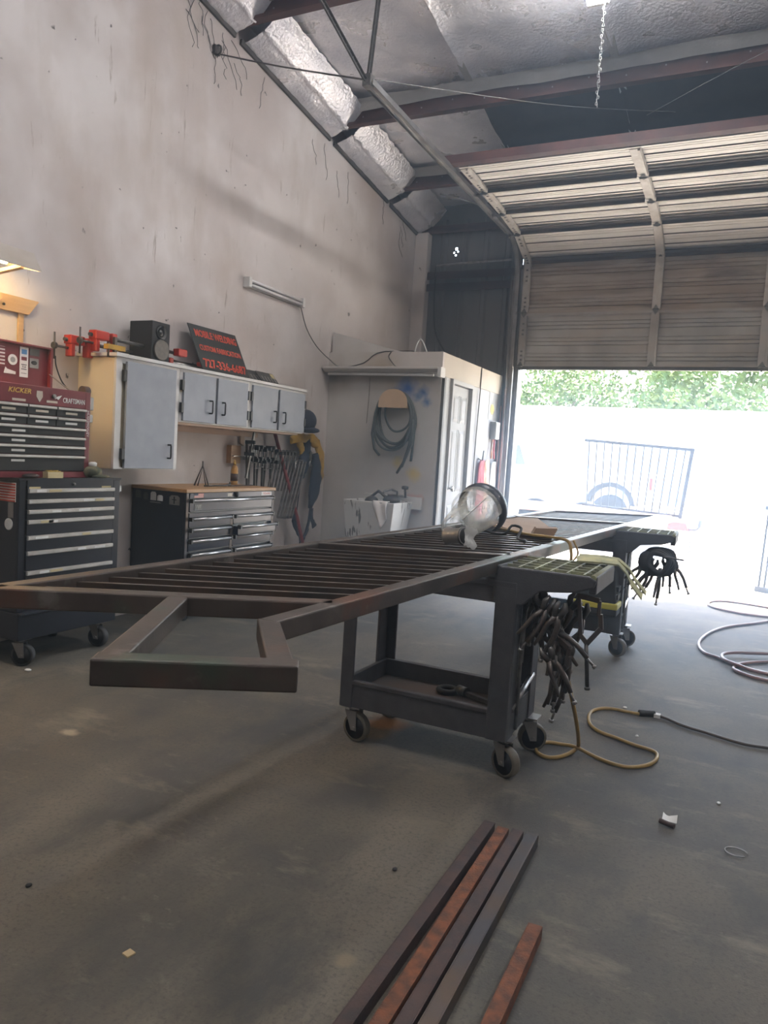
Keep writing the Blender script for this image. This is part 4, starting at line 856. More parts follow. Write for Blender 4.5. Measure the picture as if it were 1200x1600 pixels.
for i in range(5):
    y = 5.60+i*.055
    t = thing('f_clamp', ['first', 'second', 'third', 'fourth', 'last'][i]+' bright steel clamp right of the dark clamps on the rail', 'clamp', (XW+.08, y, 1.1), 'bright steel clamps on the rail')
    x_ = XW+.09; lean = -.03*(i-1)
    part('bar', MB().beam((x_, y-.10, .86-.0*i), (x_, y, 1.21), .018, .006, (0, 1, 0)), M['steel'], t)
    part('jaw', MB().box(x_-.01, x_+.08, y-.008, y+.008, 1.19, 1.22), M['dark_steel'], t, bev=.002)
    part('screw', MB().tube([(x_+.07, y-.04, 1.06), (x_+.07, y, 1.20)], .006, 7).tube([(x_+.07, y-.05, 1.235), (x_+.07, y+.05, 1.22)], .004, 6), M['dark_steel'], t)
for i in range(3):
    y = 5.83+i*.055
    t = thing('deep_clamp', ['left', 'middle', 'rightmost'][i]+' of three long bright clamps hanging at the rail end', 'clamp', (XW+.10, y, 1.1), 'long bright clamps at the rail end')
    x_ = XW+.12
    part('frame', MB().beam((x_, y, 1.14), (x_, y-.19, .63), .014, .022, (1, 0, 0)).beam((x_+.07, y+.01, 1.14), (x_+.07, y-.18, .63), .014, .022, (1, 0, 0)).beam((x_-.01, y-.19, .625), (x_+.08, y-.18, .625), .014, .02), M['steel'], t)
    part('screw', MB().tube([(x_+.035, y-.005, 1.02), (x_+.035, y+.01, 1.15)], .008, 7).tube([(x_+.035, y-.03, 1.15), (x_+.035, y+.05, 1.15)], .004, 6), M['chrome'], t)
single('wall_rod', MB().tube([(XW+.02, 5.72, 1.36), (XW+.06, 5.58, .92)], .005, 6), M['steel'], 'thin steel rod slanting down the wall behind the clamps', 'rod', (XW+.02, 5.72, 1.36))
single('wood_wedge', MB().prism([(0, 0), (.05, -.02), (.05, .10), (0, .10)], (XW+.002, 5.17, 1.27), (0, 1, 0), (0, 0, 1), (1, 0, 0), .02), M['pinkwood'], 'small wood cleat on wall under the ledger', 'cleat', (XW, 5.19, 1.27))
single('red_pole', MB().tube([(-3.82, 5.58, 1.39), (-3.74, 5.90, .62), (-3.68, 6.10, .02)], [.016, .016, .016], 10), M['pole_red'], 'dark red pole leaning against wall right of the clamps', 'pole', (-3.7, 6.05, 0))
single('green_pipe', MB().tube([(-3.55, 5.02, .52), (-3.60, 5.40, .28), (-3.66, 5.85, .02)], .018, 8), M['green'], 'dark green pipe leaning against the right side of wide chest', 'pipe', (-3.6, 5.5, 0))

# hat, tool belt, straps hanging at cabinet end
ht = thing('hat', 'black cap hanging on the far end of the wall cabinets', 'cap', (-3.72, 5.95, 1.4))
part('crown', MB().ball((-3.72, 5.93, 1.52), (.09, .135, .105), 16, 9), M['navy'], ht); part('brim', MB().ball((-3.70, 5.97, 1.435), (.09, .13, .03), 14, 6), M['navy'], ht)
tbel = thing('safety_harness', 'amber and navy safety harness hanging below the black cap', 'harness', (-3.8, 6.1, 1.3))
def strip(pts, w, th=.006, n=None):
    mb = MB()
    for a, b in zip(pts, pts[1:]): mb.beam(a, b, th, w, (0, 1, .01)) if abs(Vector(b)[2]-Vector(a)[2]) < 1e-6 else mb.beam(a, b, w, th, (1, 0, 0))
    return mb
def ribbon(P, w, nx=(1, 0, 0)):
    mb = MB(); P = [Vector(p) for p in P]; nx = Vector(nx); vs = []
    for i, p in enumerate(P):
        t_ = (P[min(i+1, len(P)-1)]-P[max(i-1, 0)]).normalized(); s = t_.cross(nx).normalized()*((w[i] if isinstance(w, list) else w)/2)
        vs += [p-s, p+s, p+s+nx*.008, p-s+nx*.008]
    fs_ = []
    for i in range(len(P)-1):
        o_ = 4*i; fs_ += [(o_, o_+1, o_+5, o_+4), (o_+1, o_+2, o_+6, o_+5), (o_+2, o_+3, o_+7, o_+6), (o_+3, o_, o_+4, o_+7)]
    fs_ += [(0, 1, 2, 3), tuple(4*(len(P)-1)+k for k in (3, 2, 1, 0))]
    return mb.add(vs, fs_)
def lump(P, R, flat=.45, amp=.25, seed=0):
    P = [Vector(p) for p in P]; pts = []; rad = []
    for a in range(len(P)-1):
        for k in range(5): t_ = k/5; pts.append(P[a].lerp(P[a+1], t_)); rad.append(R[a]+(R[a+1]-R[a])*t_)
    pts.append(P[-1]); rad.append(R[-1]); mb = MB().tube(pts, rad, 12)
    cx_ = sum(p.x for p in pts)/len(pts)
    for v in mb.v:
        n_ = noise.noise(v*14+Vector((seed, 0, 0)))*amp*.10+noise.noise(v*40+Vector((seed, 3, 0)))*amp*.04
        v.y += n_; v.z += n_*.6; v.x = cx_+(v.x-cx_)*flat+abs(n_)*.5
    return mb
part('shoulder_pad', lump([(-3.80, 5.80, 1.33), (-3.78, 5.90, 1.355), (-3.78, 6.0, 1.36), (-3.78, 6.14, 1.355), (-3.78, 6.26, 1.31)], [.035, .05, .035, .05, .05]), M['harness'], tbel)
part('amber_strap', lump([(-3.78, 6.25, 1.33), (-3.78, 6.33, 1.22), (-3.78, 6.36, 1.09), (-3.79, 6.37, 1.0), (-3.79, 6.36, .95)], [.05, .055, .045, .035, .025], seed=2), M['harness'], tbel)
part('amber_strap', lump([(-3.79, 5.95, 1.34), (-3.79, 5.99, 1.26), (-3.79, 6.0, 1.18)], [.05, .045, .02], seed=4), M['harness'], tbel)
part('navy_strap', lump([(-3.785, 6.09, 1.36), (-3.785, 6.07, 1.24), (-3.785, 6.05, 1.14), (-3.79, 6.02, 1.03), (-3.79, 6.04, .98)], [.05, .075, .085, .06, .03], seed=6), M['navy'], tbel)
part('metal_buckle', MB().box(-3.755, -3.74, 6.07, 6.11, 1.16, 1.23).ball((-3.745, 6.09, 1.12), (.01, .02, .03)), M['steel'], tbel)
part('leg_pad', lump([(-3.78, 6.22, 1.22), (-3.77, 6.25, 1.08), (-3.77, 6.25, .95), (-3.78, 6.22, .80), (-3.78, 6.18, .69)], [.05, .075, .085, .07, .03], seed=8), M['navy'], tbel)
part('thin_cord', MB().tube([(-3.78, 5.99, 1.02), (-3.78, 5.98, .85), (-3.78, 5.95, .66)], .006, 6), M['navy'], tbel)
ls_ = thing('lower_strap', 'dark twisted strap hanging lowest beneath the harness', 'strap', (-3.8, 6.05, .5))
part('strap', lump([(-3.79, 5.94, .66), (-3.79, 5.92, .58), (-3.78, 5.98, .48), (-3.78, 6.06, .38), (-3.78, 6.06, .28), (-3.78, 6.02, .18), (-3.78, 6.07, .10)], [.015, .035, .02, .03, .025, .02, .035], seed=9), M['navy'], ls_)
part('strap', lump([(-3.78, 6.20, .68), (-3.78, 6.18, .56), (-3.78, 6.14, .46), (-3.78, 6.07, .38)], [.02, .02, .02, .02], seed=12), M['navy'], ls_); part('hook', lump([(-3.77, 6.21, .68), (-3.77, 6.22, .57), (-3.77, 6.27, .51)], [.02, .02, .035], seed=13), M['navy'], ls_)
single('scraper', MB().lathe([(.02, 0), (.024, .05), (.018, .11), (.006, .14)], 10, (-3.72, 5.675, 1.60)), M['harness'], 'small yellow handle sticking out behind the cabinet end', 'tool', (-3.72, 5.74, 1.60))

# ------------------------------------------------------------------ gate frame on the carts
GZ = .840      # tube centre height
gf = thing('steel_railing_frame', 'long bare steel railing frame lying across two carts', 'railing', (-1.2, 3.9, GZ-.025))
LR = lambda s: Vector((-1.655+.20*s/5.12, 1.24+s, GZ))
RR = lambda s: Vector((-.930+.268*s/5.60, 1.40+s, GZ))
TW = .05
part('rail', MB().beam(LR(-.02), LR(5.14), TW, .05), M['mill'], gf, bev=.004)
part('rail', MB().beam(RR(-.03), RR(5.60), TW, .05), M['mill'], gf, bev=.004)
def post(a, b): return MB().beam(a, b, TW, .05)
p0a = Vector((-1.69, 1.205, GZ)); p0b = Vector((-.925, 1.655, GZ))
part('post', post(p0a, p0b), M['mill'], gf, bev=.004)
for sl_, sr_ in ((1.44, 1.63), (4.05, 4.24), (5.12, 5.58)):
    part('post', post(LR(sl_), RR(sr_)), M['mill_plain'], gf, bev=.003)
Ac = Vector((-.985, .962, GZ)); Bc = Vector((-.722, 1.118, GZ)); Aj = Vector((-1.268, 1.47, GZ)); Bj = RR(-.03)
dAB = (Bc-Ac).normalized(); dA = (Aj-Ac).normalized()
part('return_arm', MB().beam(Ac-dA*.02, Aj, .05, .048), M['mill'], gf, bev=.004)
part('return_end', MB().beam(Ac-dAB*.028, Bc+dAB*.028, .05, .05), M['mill'], gf, bev=.004)
part('return_arm', MB().beam(Bc-dA*.02, Bj+Vector((-.012, .02, 0)), .05, .048), M['mill'], gf, bev=.004)
# pickets, one by one
def pickets(s0l, s1l, s0r, s1r, n):
    for k in range(1, n+1):
        t_ = k/(n+1); a = LR(s0l+(s1l-s0l)*t_)+Vector((.02, 0, .002)); b = RR(s0r+(s1r-s0r)*t_)+Vector((-.02, 0, .002))
        part('picket', MB().beam(a, b, .0165, .0165), M['mill_plain'], gf)
pickets(0, 1.44, .25, 1.63, 12); pickets(1.44, 4.05, 1.63, 4.24, 22); pickets(4.05, 5.12, 4.24, 5.58, 10)

# ------------------------------------------------------------------ utility carts
def cart(loc, label, group):
    t = thing('utility_cart', label, 'cart', loc, group, local=True)
    # local frame: origin on floor under body's centre; handle towards +x.  body x -.40..+.34, y -.21..+.23
    X0, X1, Y0, Y1 = -.405, .33, -.21, .21
    def tray(z0, z1, zf, rim=.022):
        mb = MB().box(X0, X1, Y0, Y0+rim, z0, z1).box(X0, X1, Y1-rim, Y1, z0, z1).box(X0, X0+rim, Y0+rim, Y1-rim, z0, z1).box(X1-rim, X1, Y0+rim, Y1-rim, z0, z1)
        return mb
    lo = part('lower_shelf', tray(.155, .275, .2).box(X0-.004, X1+.004, Y0-.006, Y0, .255, .275).box(X0-.004, X1+.004, Y1, Y1+.006, .255, .275), M['cart'], t, bev=.006)
    part('shelf_floor', MB().box(X0+.02, X1-.02, Y0+.02, Y1-.02, .185, .20), M['cart_floor'], lo)
    part('upper_shelf', tray(.70, .79, .76).box(X0+.02, X1-.02, Y0+.02, Y1-.02, .78, .795).box(X0-.01, X1+.005, Y0-.008, Y0, .765, .79), M['cart'], t, bev=.006)
    for sx, sy in ((0, 0), (1, 0), (0, 1), (1, 1)):
        x = X0-.006 if sx == 0 else X1+.006; y = Y0-.008 if sy == 0 else Y1+.008; dx = 1 if sx == 0 else -1; dy = 1 if sy == 0 else -1
        wx = .06 if sx == 0 else .085; lo_ = .155
        m_ = MB(); X = sorted((x, x+dx*wx)); Y = sorted((y, y+dy*.014)); m_.box(X[0], X[1], Y[0], Y[1], lo_, .77)
        X = sorted((x, x+dx*.014)); Y = sorted((y+dy*.014, y+dy*.10)); m_.box(X[0], X[1], Y[0], Y[1], lo_, .77)
        part('leg', m_, M['cart'], t, bev=.004)
    # storage handle
    hp = [(X1-.09, .70), (X1+.03, .705), (X1+.09, .765), (X1+.22, .78), (X1+.29, .805), (X1+.30, .835), (X1+.27, .848), (X1-.07, .848), (X1-.09, .79)]
    part('handle', MB().prism(hp, (0, Y0-.006, 0), (1, 0, 0), (0, 0, 1), (0, 1, 0), .02).prism(hp, (0, Y1-.014, 0), (1, 0, 0), (0, 0, 1), (0, 1, 0), .02)
         .box(X1-.07, X1+.27, Y0+.01, Y1-.01, .80, .815).box(X1+.27, X1+.30, Y0+.01, Y1-.01, .78, .848).box(X1-.09, X1-.07, Y0+.01, Y1-.01, .79, .848), M['cart'], t, bev=.006)
    rb = MB()
    for k in range(5): yy = Y0+.07+k*.075; rb.box(X1-.06, X1+.27, yy-.004, yy+.004, .815, .851)
    for k in range(5): xx = X1+.0+k*.062; rb.box(xx-.004, xx+.004, Y0+.015, Y1-.015, .815, .8505)
    part('organiser_rib', rb, M['olive'], t)
    for sx, yy in ((X1+.29, 0),):
        pass
    part('rim_highlight', MB().tube([(X1+.285, Y0+.0, .842), (X1+.285, Y1, .842)], .012, 8), M['olive'], t)
    part('tie_rod', MB().tube([(X1+.0, Y0+.05, .27), (X1+.0, Y1-.05, .34)], .012, 8).tube([(X1+.012, Y0+.10, .18), (X1+.012, Y0+.10, .70)], .008, 8).tube([(X1+.012, Y0+.125, .45), (X1+.012, Y0+.125, .75)], .006, 8), M['steel'], t)
    for x, y, r_ in ((X0+.045, Y0+.04, -.15), (X1-.02, Y0+.055, -.45), (X0+.045, Y1-.04, .2), (X1+.0, Y1-.05, .5)): caster(t, x, y, .062, .156, r_, 'tread')
    return t
c1 = cart((-1.085, 2.995, 0), 'dark grey utility cart carrying the near half of the railing', 'utility carts')
c2 = dup(c1, 'dark grey utility cart carrying the far half of the railing', (-1.0, 5.27, 0), (0, 0, .03))

# things on the first cart's lower shelf
single('tape_ring', MB().tube([(-1.12+.04*math.cos(a*PI/12), 3.10+.04*math.sin(a*PI/12), .2+.013) for a in range(24)], .013, 8, closed=True), M['rubber'], 'black ring lying on the near cart lower shelf', 'ring', (-1.12, 3.10, .2))
wr = thing('socket_wrench', 'dark socket wrench lying on the near cart lower shelf', 'wrench', (-.95, 3.05, .2))
part('shaft', MB().beam((-1.03, 3.09, .217), (-.80, 2.99, .217), .022, .018), M['dark_steel'], wr); part('head', MB().lathe([(.022, 0), (.022, .05)], 12, (-1.07, 3.105, .222), (.92, -.4, 0)), M['dark_steel'], wr)
part('cross_bar', MB().tube([(-.885, 3.01, .236), (-.80, 3.14, .30)], .011, 8), M['steel'], wr)

# locking pliers, C-clamps hung on cart handles ------------------------------
def pliers(loc, label, group):
    t = thing('locking_pliers', label, 'pliers', loc, group, local=True)     # hangs down from origin
    part('jaw', MB().tube([(.006, 0, .0), (.014, 0, -.025), (.004, 0, -.06)], [.007, .014, .015], 7), M['dark_steel'], t)
    part('jaw', MB().tube([(-.016, 0, -.002), (-.022, 0, -.028), (-.010, 0, -.06)], [.006, .012, .014], 7), M['dark_steel'], t)
    part('handle', MB().tube([(-.002, 0, -.055), (.012, 0, -.095), (.014, 0, -.14), (.006, 0, -.20)], [.014, .011, .010, .010], 7), M['steel_brown'], t)
    part('handle', MB().tube([(-.01, 0, -.06), (-.026, 0, -.10), (-.032, 0, -.15), (-.042, 0, -.195)], [.013, .010, .009, .006], 7), M['steel_brown'], t)
    part('adjusting_screw', MB().tube([(.005, 0, -.20), (.002, 0, -.235)], .005, 6).lathe([(.009, 0), (.009, .012)], 8, (.002, 0, -.245)), M['steel'], t)
    return t
hx = -.61
GP = 'locking pliers hung on the near cart handle'
base = pliers((hx, 2.80, .75), 'steel locking pliers hanging in a cluster from near cart', GP)
spots = [(-.10, .10, .01, .2, -.3, .1), (.00, .10, -.08, -.1, .5, .1), (.06, .08, -.26, .2, .3, 0), (-.03, .0, -.09, -.9, .1, 0), (.05, -.04, .00, .30, .2, 0), (-.07, -.02, .03, -.5, .6, .2), (.09, .05, .02, .5, -.3, .1), (-.04, .06, -.05, -.35, .2, .3), (.02, .02, -.10, .15, .9, -.2), (.11, .12, -.02, .2, .2, .2), (-.02, -.05, -.17, -.55, .3, -.1), (.04, -.03, -.20, -.15, 1.3, .1), (.08, .02, -.16, .10, -.8, 0), (-.09, .04, -.12, -.7, 1.0, 0)]
OD = ['topmost', 'second highest', 'third highest', 'fourth highest', 'fifth highest', 'sixth highest', 'upper middle', 'middle', 'lower middle', 'fifth lowest', 'fourth lowest', 'third lowest', 'second lowest', 'lowest']
spots.sort(key=lambda q: -q[2])
base['label'] = 'locking pliers against the leg in near cart cluster'
for (dx, dy, dz, ry, rz, rx), w_ in zip(spots, OD):
    dup(base, w_+' locking pliers in the cluster under near cart handle', (hx+dx*.85, 2.82+dy, .74+dz), (rx, ry, rz))
base.rotation_euler = (0, .5, .4)
def cclamp(loc, label, L=.30, D=.085, group=None):
    t = thing('c_clamp', label, 'clamp', loc, group, local=True)
    part('frame', MB().beam((0, 0, 0), (0, 0, -L*.62), .018, .014, (1, 0, 0)).beam((0, 0, -.01), (D, 0, -.03), .018, .02).beam((0, 0, -L*.6), (D*.3, 0, -L*.72), .018, .02, (0, 1, 0)).beam((D, 0, -L*.5), (D*.28, 0, -L*.72), .018, .02, (0, 1, 0)).beam((D, 0, -L*.3), (D, 0, -L*.52), .018, .018, (1, 0, 0)).beam((D, 0, -.03), (D*.92, 0, -L*.32), .016, .014, (1, 0, 0)), M['gun'], t, bev=.002)
    part('screw', MB().tube([(D*.25, 0, -L*.65), (D*.2, 0, -L*1.35)], .008, 8).lathe([(.011, 0), (.011, .012)], 8, (D*.2, 0, -L*1.38)), M['dark_steel'], t)
    return t
cc1 = cclamp((-.53, 2.86, .77), 'large dark welding clamp hanging right of the pliers', .27, .075); cc1.rotation_euler = (0, -.12, .1)
cc2 = cclamp((-.58, 2.95, .72), 'second dark welding clamp hanging behind the large one', .24, .06); cc2.rotation_euler = (.05, .05, .3)
cc3 = cclamp((-.58, 2.82, .60), 'dark welding clamp hanging lowest under the pliers', .20, .05); cc3.rotation_euler = (.05, .1, -.4)
GF = 'locking pliers hung on the far cart handle'
for (dx, dy, dz, ry, rz), w_ in zip(((0, 0, 0, .3, 0), (.05, .02, .02, -.2, .5), (-.06, 0, -.02, .6, .2), (.09, .05, 0, -.5, .2), (.03, -.03, -.05, .1, 1.2), (-.03, .04, -.06, .45, .4)), ('middle high', 'right high', 'leftmost', 'rightmost', 'middle low', 'left low')):
    dup(base, w_+' locking pliers in the cluster under far cart handle', (-.47+dx, 5.12+dy, .68+dz), (0, ry, rz), GF, (1, 1, 1))
bag = thing('cable_bundle', 'dark round bundle of cable hanging under far cart handle', 'cable', (-.47, 5.1, .68))
bm_ = MB()
for j in range(6): bm_.tube([(-.45+(.065+.006*j)*math.cos(a*PI/12)+.008*math.sin(a*PI/6+j), 5.04+.02*j, .665+(.06+.006*j)*math.sin(a*PI/12)+.008*math.cos(a*PI/4+j)) for a in range(24)], .014, 7, closed=True)
part('coils', bm_, M['rubber'], bag); part('tie', MB().ball((-.535, 5.1, .66), (.05, .05, .07), 12, 7), M['rubber'], bag)
single('steel_rod', MB().tube([(-.50, 5.05, .715), (-.30, 5.0, .705)], .006, 6), M['dark_steel'], 'thin steel rod poking out right below far cart handle', 'rod', (-.5, 5.05, .715))

# machine with yellow rim between the carts
mc = thing('battery_charger', 'dark cased machine with yellow band on the far cart lower shelf', 'machine', (-.80, 4.98, .2))
part('stand_block', MB().box(-.95, -.72, 5.10, 5.30, .2, .33), M['black_matte'], mc)
part('lower_case', MB().box(-.96, -.665, 4.90, 5.2, .30, .345), M['black_matte'], mc, bev=.01)
part('yellow_band', MB().box(-.965, -.66, 4.895, 5.205, .345, .385), M['yellow'], mc, bev=.008)
part('upper_case', MB().hexa([(-.96, 4.90, .385), (-.67, 4.90, .385), (-.67, 5.2, .385), (-.96, 5.2, .385)], [(-.94, 4.94, .56), (-.70, 4.94, .60), (-.70, 5.18, .60), (-.94, 5.18, .56)]), M['black_matte'], mc, bev=.012)
part('vent', MB().box(-.70, -.668, 4.93, 5.1, .41, .44).box(-.70, -.668, 4.95, 5.1, .46, .49), M['rubber'], mc)
yellow_strap = single('ratchet_strap', ribbon([(-.60, 3.12, .864), (-.50, 3.14, .866), (-.44, 3.16, .862), (-.41, 3.18, .83), (-.385, 3.2, .78), (-.34, 3.22, .725)], .05, (.05, -.3, .95)).add(*(lambda m: (m.v, m.f))(ribbon([(-.60, 3.17, .872), (-.50, 3.19, .874), (-.44, 3.2, .868), (-.40, 3.22, .835), (-.375, 3.24, .79), (-.33, 3.26, .735)], .03, (.05, -.3, .95)))), mat('faded_yellow_web', (.55, .53, .30), .8, col2=(.3, .32, .22), scale=20), 'faded yellow ratchet strap draped over the near cart handle', 'strap', (-.5, 3.15, .86))

# ------------------------------------------------------------------ things on the frame
FZ = GZ+.028
fsd = thing('face_shield', 'clear grinding face shield with dark headband lying on railing', 'face shield', (-1.25, 3.75, FZ))
ax_ = Vector((.22, .90, .34)).normalized()
c0 = Vector((-1.25, 3.82, FZ+.115)) - ax_*.27
def shell(u, v):        # curved visor sheet narrowing from the band towards the near end
    a = (u-.5)*PI*1.25 + PI*.5; r_ = .085+.05*v
    uu = ax_.cross(Vector((0, 0, 1))).normalized(); ww = uu.cross(ax_)
    return c0 + ax_*(.27*v) + uu*math.cos(a)*r_ + ww*(math.sin(a)*r_*1.0) + Vector((0, 0, .02*v-.01))
part('visor', MB().grid(shell, 22, 8), M['glass'], fsd)
def band(u, v):
    a = 2*PI*u; r_ = .128+.016*math.sin(PI*v); uu = ax_.cross(Vector((0, 0, 1))).normalized(); ww = uu.cross(ax_)
    return c0 + ax_*(.22+.09*v) + uu*math.cos(a)*r_ + ww*math.sin(a)*r_*.98 + Vector((0, 0, .015))
part('headband', MB().grid(band, 36, 4), mat('blue_grey_plastic', (.045, .055, .075), .4), fsd)
fsd_b = fsd.children[1]; q = fsd_b.modifiers.new('s', 'SOLIDIFY'); q.thickness = .018
part('brow_guard', MB().grid(lambda u, v: c0+ax_*(.27-.10*v)+ax_.cross(Vector((0, 0, 1))).normalized()*math.cos(PI*u)*(.138-.0*v)+ax_.cross(Vector((0, 0, 1))).normalized().cross(ax_)*math.sin(PI*u)*(.138-.004*v)+Vector((0, 0, .012)), 20, 4), fsd_b.data.materials[0], fsd)
part('edge_wire', MB().tube([tuple(shell(.33, v/6)+Vector((0, 0, .004))) for v in range(7)], .003, 6), M['paper'], fsd)
gr = thing('grinder_wheel', 'grey spool with torn paper lying by the face shield', 'spool', (-1.13, 3.08, FZ))
ga = Vector((.8, -.35, .1)).normalized()
part('drum', MB().lathe([(.038, -.055), (.042, -.045), (.036, -.03), (.036, .03), (.042, .045), (.038, .055)], 20, (-1.13, 3.10, FZ+.043), ga), M['galv'], gr)
part('end_disc', MB().lathe([(.001, .056), (.03, .058), (.042, .050)], 20, (-1.13, 3.10, FZ+.043), ga), M['black'], gr)
part('torn_paper', MB().grid(lambda u, v: Vector((-1.085+.05*u+.01*math.sin(9*v), 3.07+.02*u, FZ+.01+.09*v-.03*u*abs(math.sin(12*u)))), 7, 6), M['paper'], gr)
cb = single('cardboard_sheet', MB().prism([(-1.42, 4.42), (-1.02, 3.92), (-.92, 4.02), (-.95, 4.25), (-1.28, 5.15), (-1.40, 5.1)], (0, 0, FZ-.002), (1, 0, 0), (0, 1, 0), (0, 0, 1), .006), M['card'], 'brown cardboard sheet lying on railing behind the face shield', 'cardboard', (-1.2, 4.5, FZ))
single('folded_card', MB().prism([(0, 0), (.12, .0), (.14, .04), (.02, .035)], (-1.0, 3.93, FZ+.004), (.9, .3, 0), (0, 0, 1), (-.3, .9, 0), .12), M['card'], 'folded brown card flap at the near end of the sheet', 'cardboard', (-.95, 3.95, FZ))
wire('black_lead', [(-1.30, 3.9, FZ+.01), (-1.15, 3.72, FZ+.01), (-1.07, 3.66, FZ+.02), (-1.05, 3.70, FZ+.06), (-1.0, 3.70, FZ+.05), (-.99, 3.6, FZ+.01), (-.92, 3.5, FZ+.01), (-.90, 3.4, FZ+.015)], .007, M['rubber'], 'black lead looping over the bars beside the cardboard', (-1.1, 3.7, FZ))
wire('tan_cord', [(-1.25, 4.05, FZ+.012), (-1.0, 3.80, FZ+.015), (-.85, 3.72, FZ+.02), (-.76, 3.70, FZ+.01), (-.735, 3.68, FZ-.05), (-.73, 3.66, FZ-.12), (-.71, 3.62, FZ-.16)], .008, M['orange_cord'], 'tan cord draped over the right rail of the frame', (-.9, 3.75, FZ), 'cord')
wire('tan_cord', [(-.75, 3.78, FZ+.01), (-.72, 3.76, FZ-.06), (-.78, 3.70, FZ-.12), (-.85, 3.66, FZ-.09)], .005, M['orange_cord'], 'thin loop of tan cord hanging below the right rail', (-.75, 3.75, FZ), 'cord')

# ------------------------------------------------------------------ hoses on the floor
def zpts(P, z): return [(x, y, z) for x, y in P]
cord = [(-0.572, 3.278), (-0.589, 3.173), (-0.636, 3.11), (-0.68, 3.111), (-0.713, 3.154), (-0.715, 3.235), (-0.685, 3.278), (-0.632, 3.287), (-0.564, 3.262), (-0.471, 3.228), (-0.39, 3.196), (-0.325, 3.203), (-0.267, 3.266), (-0.239, 3.348), (-0.241, 3.425), (-0.272, 3.458), (-0.344, 3.478), (-0.43, 3.519), (-0.51, 3.555), (-0.566, 3.627), (-0.593, 3.725), (-0.598, 3.828), (-0.565, 3.907), (-0.505, 3.943), (-0.444, 3.94), (-0.364, 3.942)]
wire('yellow_hose', [(-.575, 2.98, .42), (-.56, 3.02, .33), (-.545, 3.10, .20), (-.545, 3.2, .08), (-.56, 3.27, .016)]+zpts(cord[1:8], .009)+zpts(cord[8:9], .020)+zpts(cord[9:], .009), .0085, M['orange_cord'], 'tan-yellow cord snaking over floor from the near cart', (-.5, 3.3, 0), 'cord', n=150)
cd_ = thing('cord_connector', 'dark plug connector with white tag joining the floor cords', 'connector', (-.335, 3.96, 0))
part('plug', MB().tube([(-.38, 3.94, .014), (-.31, 3.98, .014)], .017, 10), M['rubber'], cd_); part('white_tag', MB().box(-.31, -.28, 3.95, 3.985, .002, .02), M['paper'], cd_)
wire('extension_lead', zpts([(-0.31, 3.98), (-0.248, 3.954), (-0.167, 3.893), (-0.073, 3.861), (0.035, 3.819), (0.121, 3.799), (0.206, 3.815), (0.35, 3.83), (.6, 3.8)], .01), .008, M['brown_cord'], 'dark brown cord running right from the white-tagged connector', (0, 3.85, 0), 'cord', n=60)
hz = zpts([(.75, 7.55), (0.358, 7.932), (0.308, 8.008), (0.096, 8.067), (-0.086, 8.056), (-0.192, 7.93), (-0.211, 7.719), (-0.125, 7.552), (0.047, 7.454), (0.196, 7.443), (0.343, 7.465), (.6, 7.5)], .012)
hz2 = zpts([(.55, 7.45), (0.338, 7.283), (0.16, 7.0), (-0.022, 6.7), (-0.133, 6.383), (-0.191, 6.048), (-0.192, 5.786), (-0.142, 5.585), (-0.049, 5.497), (0.04, 5.384), (0.125, 5.317), (0.241, 5.285), (0.45, 5.35)], .012)
hz3 = zpts([(.6, 5.85), (0.329, 5.826), (0.125, 5.716), (0.023, 5.647), (-0.032, 5.538), (-0.016, 5.395), (0.076, 5.291), (0.181, 5.206), (0.45, 5.15)], .030)
hz4 = zpts([(.55, 5.75), (0.324, 5.668), (0.187, 5.56), (0.076, 5.413), (0.042, 5.27), (0.078, 5.186), (0.158, 5.115), (0.303, 5.087), (.55, 5.1)], .012)
mb = MB()
for P_ in (hz, hz2, hz3, hz4): w_ = wire(None, P_, .0115, None, None, None, n=90); mb.add(w_.v, w_.f, True)
single('air_hose', mb, M['hose'], 'mauve-brown air hose coiled on the floor at right', 'hose', (.1, 6, 0))

# ------------------------------------------------------------------ loose steel tubes on the floor
def sqtube(a, b, w, m, label, hollow=True):
    a, b = Vector(a), Vector(b); d = (b-a).normalized(); r = d.cross(Vector((0, 0, 1))).normalized(); t = .003
    ax = single('square_tube', MB().hexa([a-r*w/2, a+r*w/2, b+r*w/2, b-r*w/2], [p+Vector((0, 0, w)) for p in (a-r*w/2, a+r*w/2, b+r*w/2, b-r*w/2)]) if not hollow else
        (lambda q: q)(MB().beam(a+Vector((0, 0, w/2))+r*(w-t)/2, b+Vector((0, 0, w/2))+r*(w-t)/2, t, w).beam(a+Vector((0, 0, w/2))-r*(w-t)/2, b+Vector((0, 0, w/2))-r*(w-t)/2, t, w).beam(a+Vector((0, 0, t/2)), b+Vector((0, 0, t/2)), w-2*t, t).beam(a+Vector((0, 0, w-t/2)), b+Vector((0, 0, w-t/2)), w-2*t, t)),
        M[m], label, 'steel tube', a, 'square tubes on the floor', bev=.0008)
    return ax
sqtube((-.662, .30, 0), (-.672, 2.37, 0), .038, 'rust_dark', 'brown steel tube, leftmost of the four long ones on floor')
sqtube((-.580, .32, 0), (-.620, 2.355, 0), .038, 'rust', 'bright rusty orange tube, second of the four long ones')
sqtube((-.535, .34, 0), (-.573, 2.365, 0), .038, 'rust_dark', 'dull brown tube between the orange and grey ones')
sqtube((-.488, .36, 0), (-.524, 2.365, 0), .040, 'gun', 'blue-grey steel tube, rightmost of the four long ones')
sqtube((-.385, .55, 0), (-.393, 1.895, 0), .038, 'rust', 'short rusty tube lying apart right of the others')

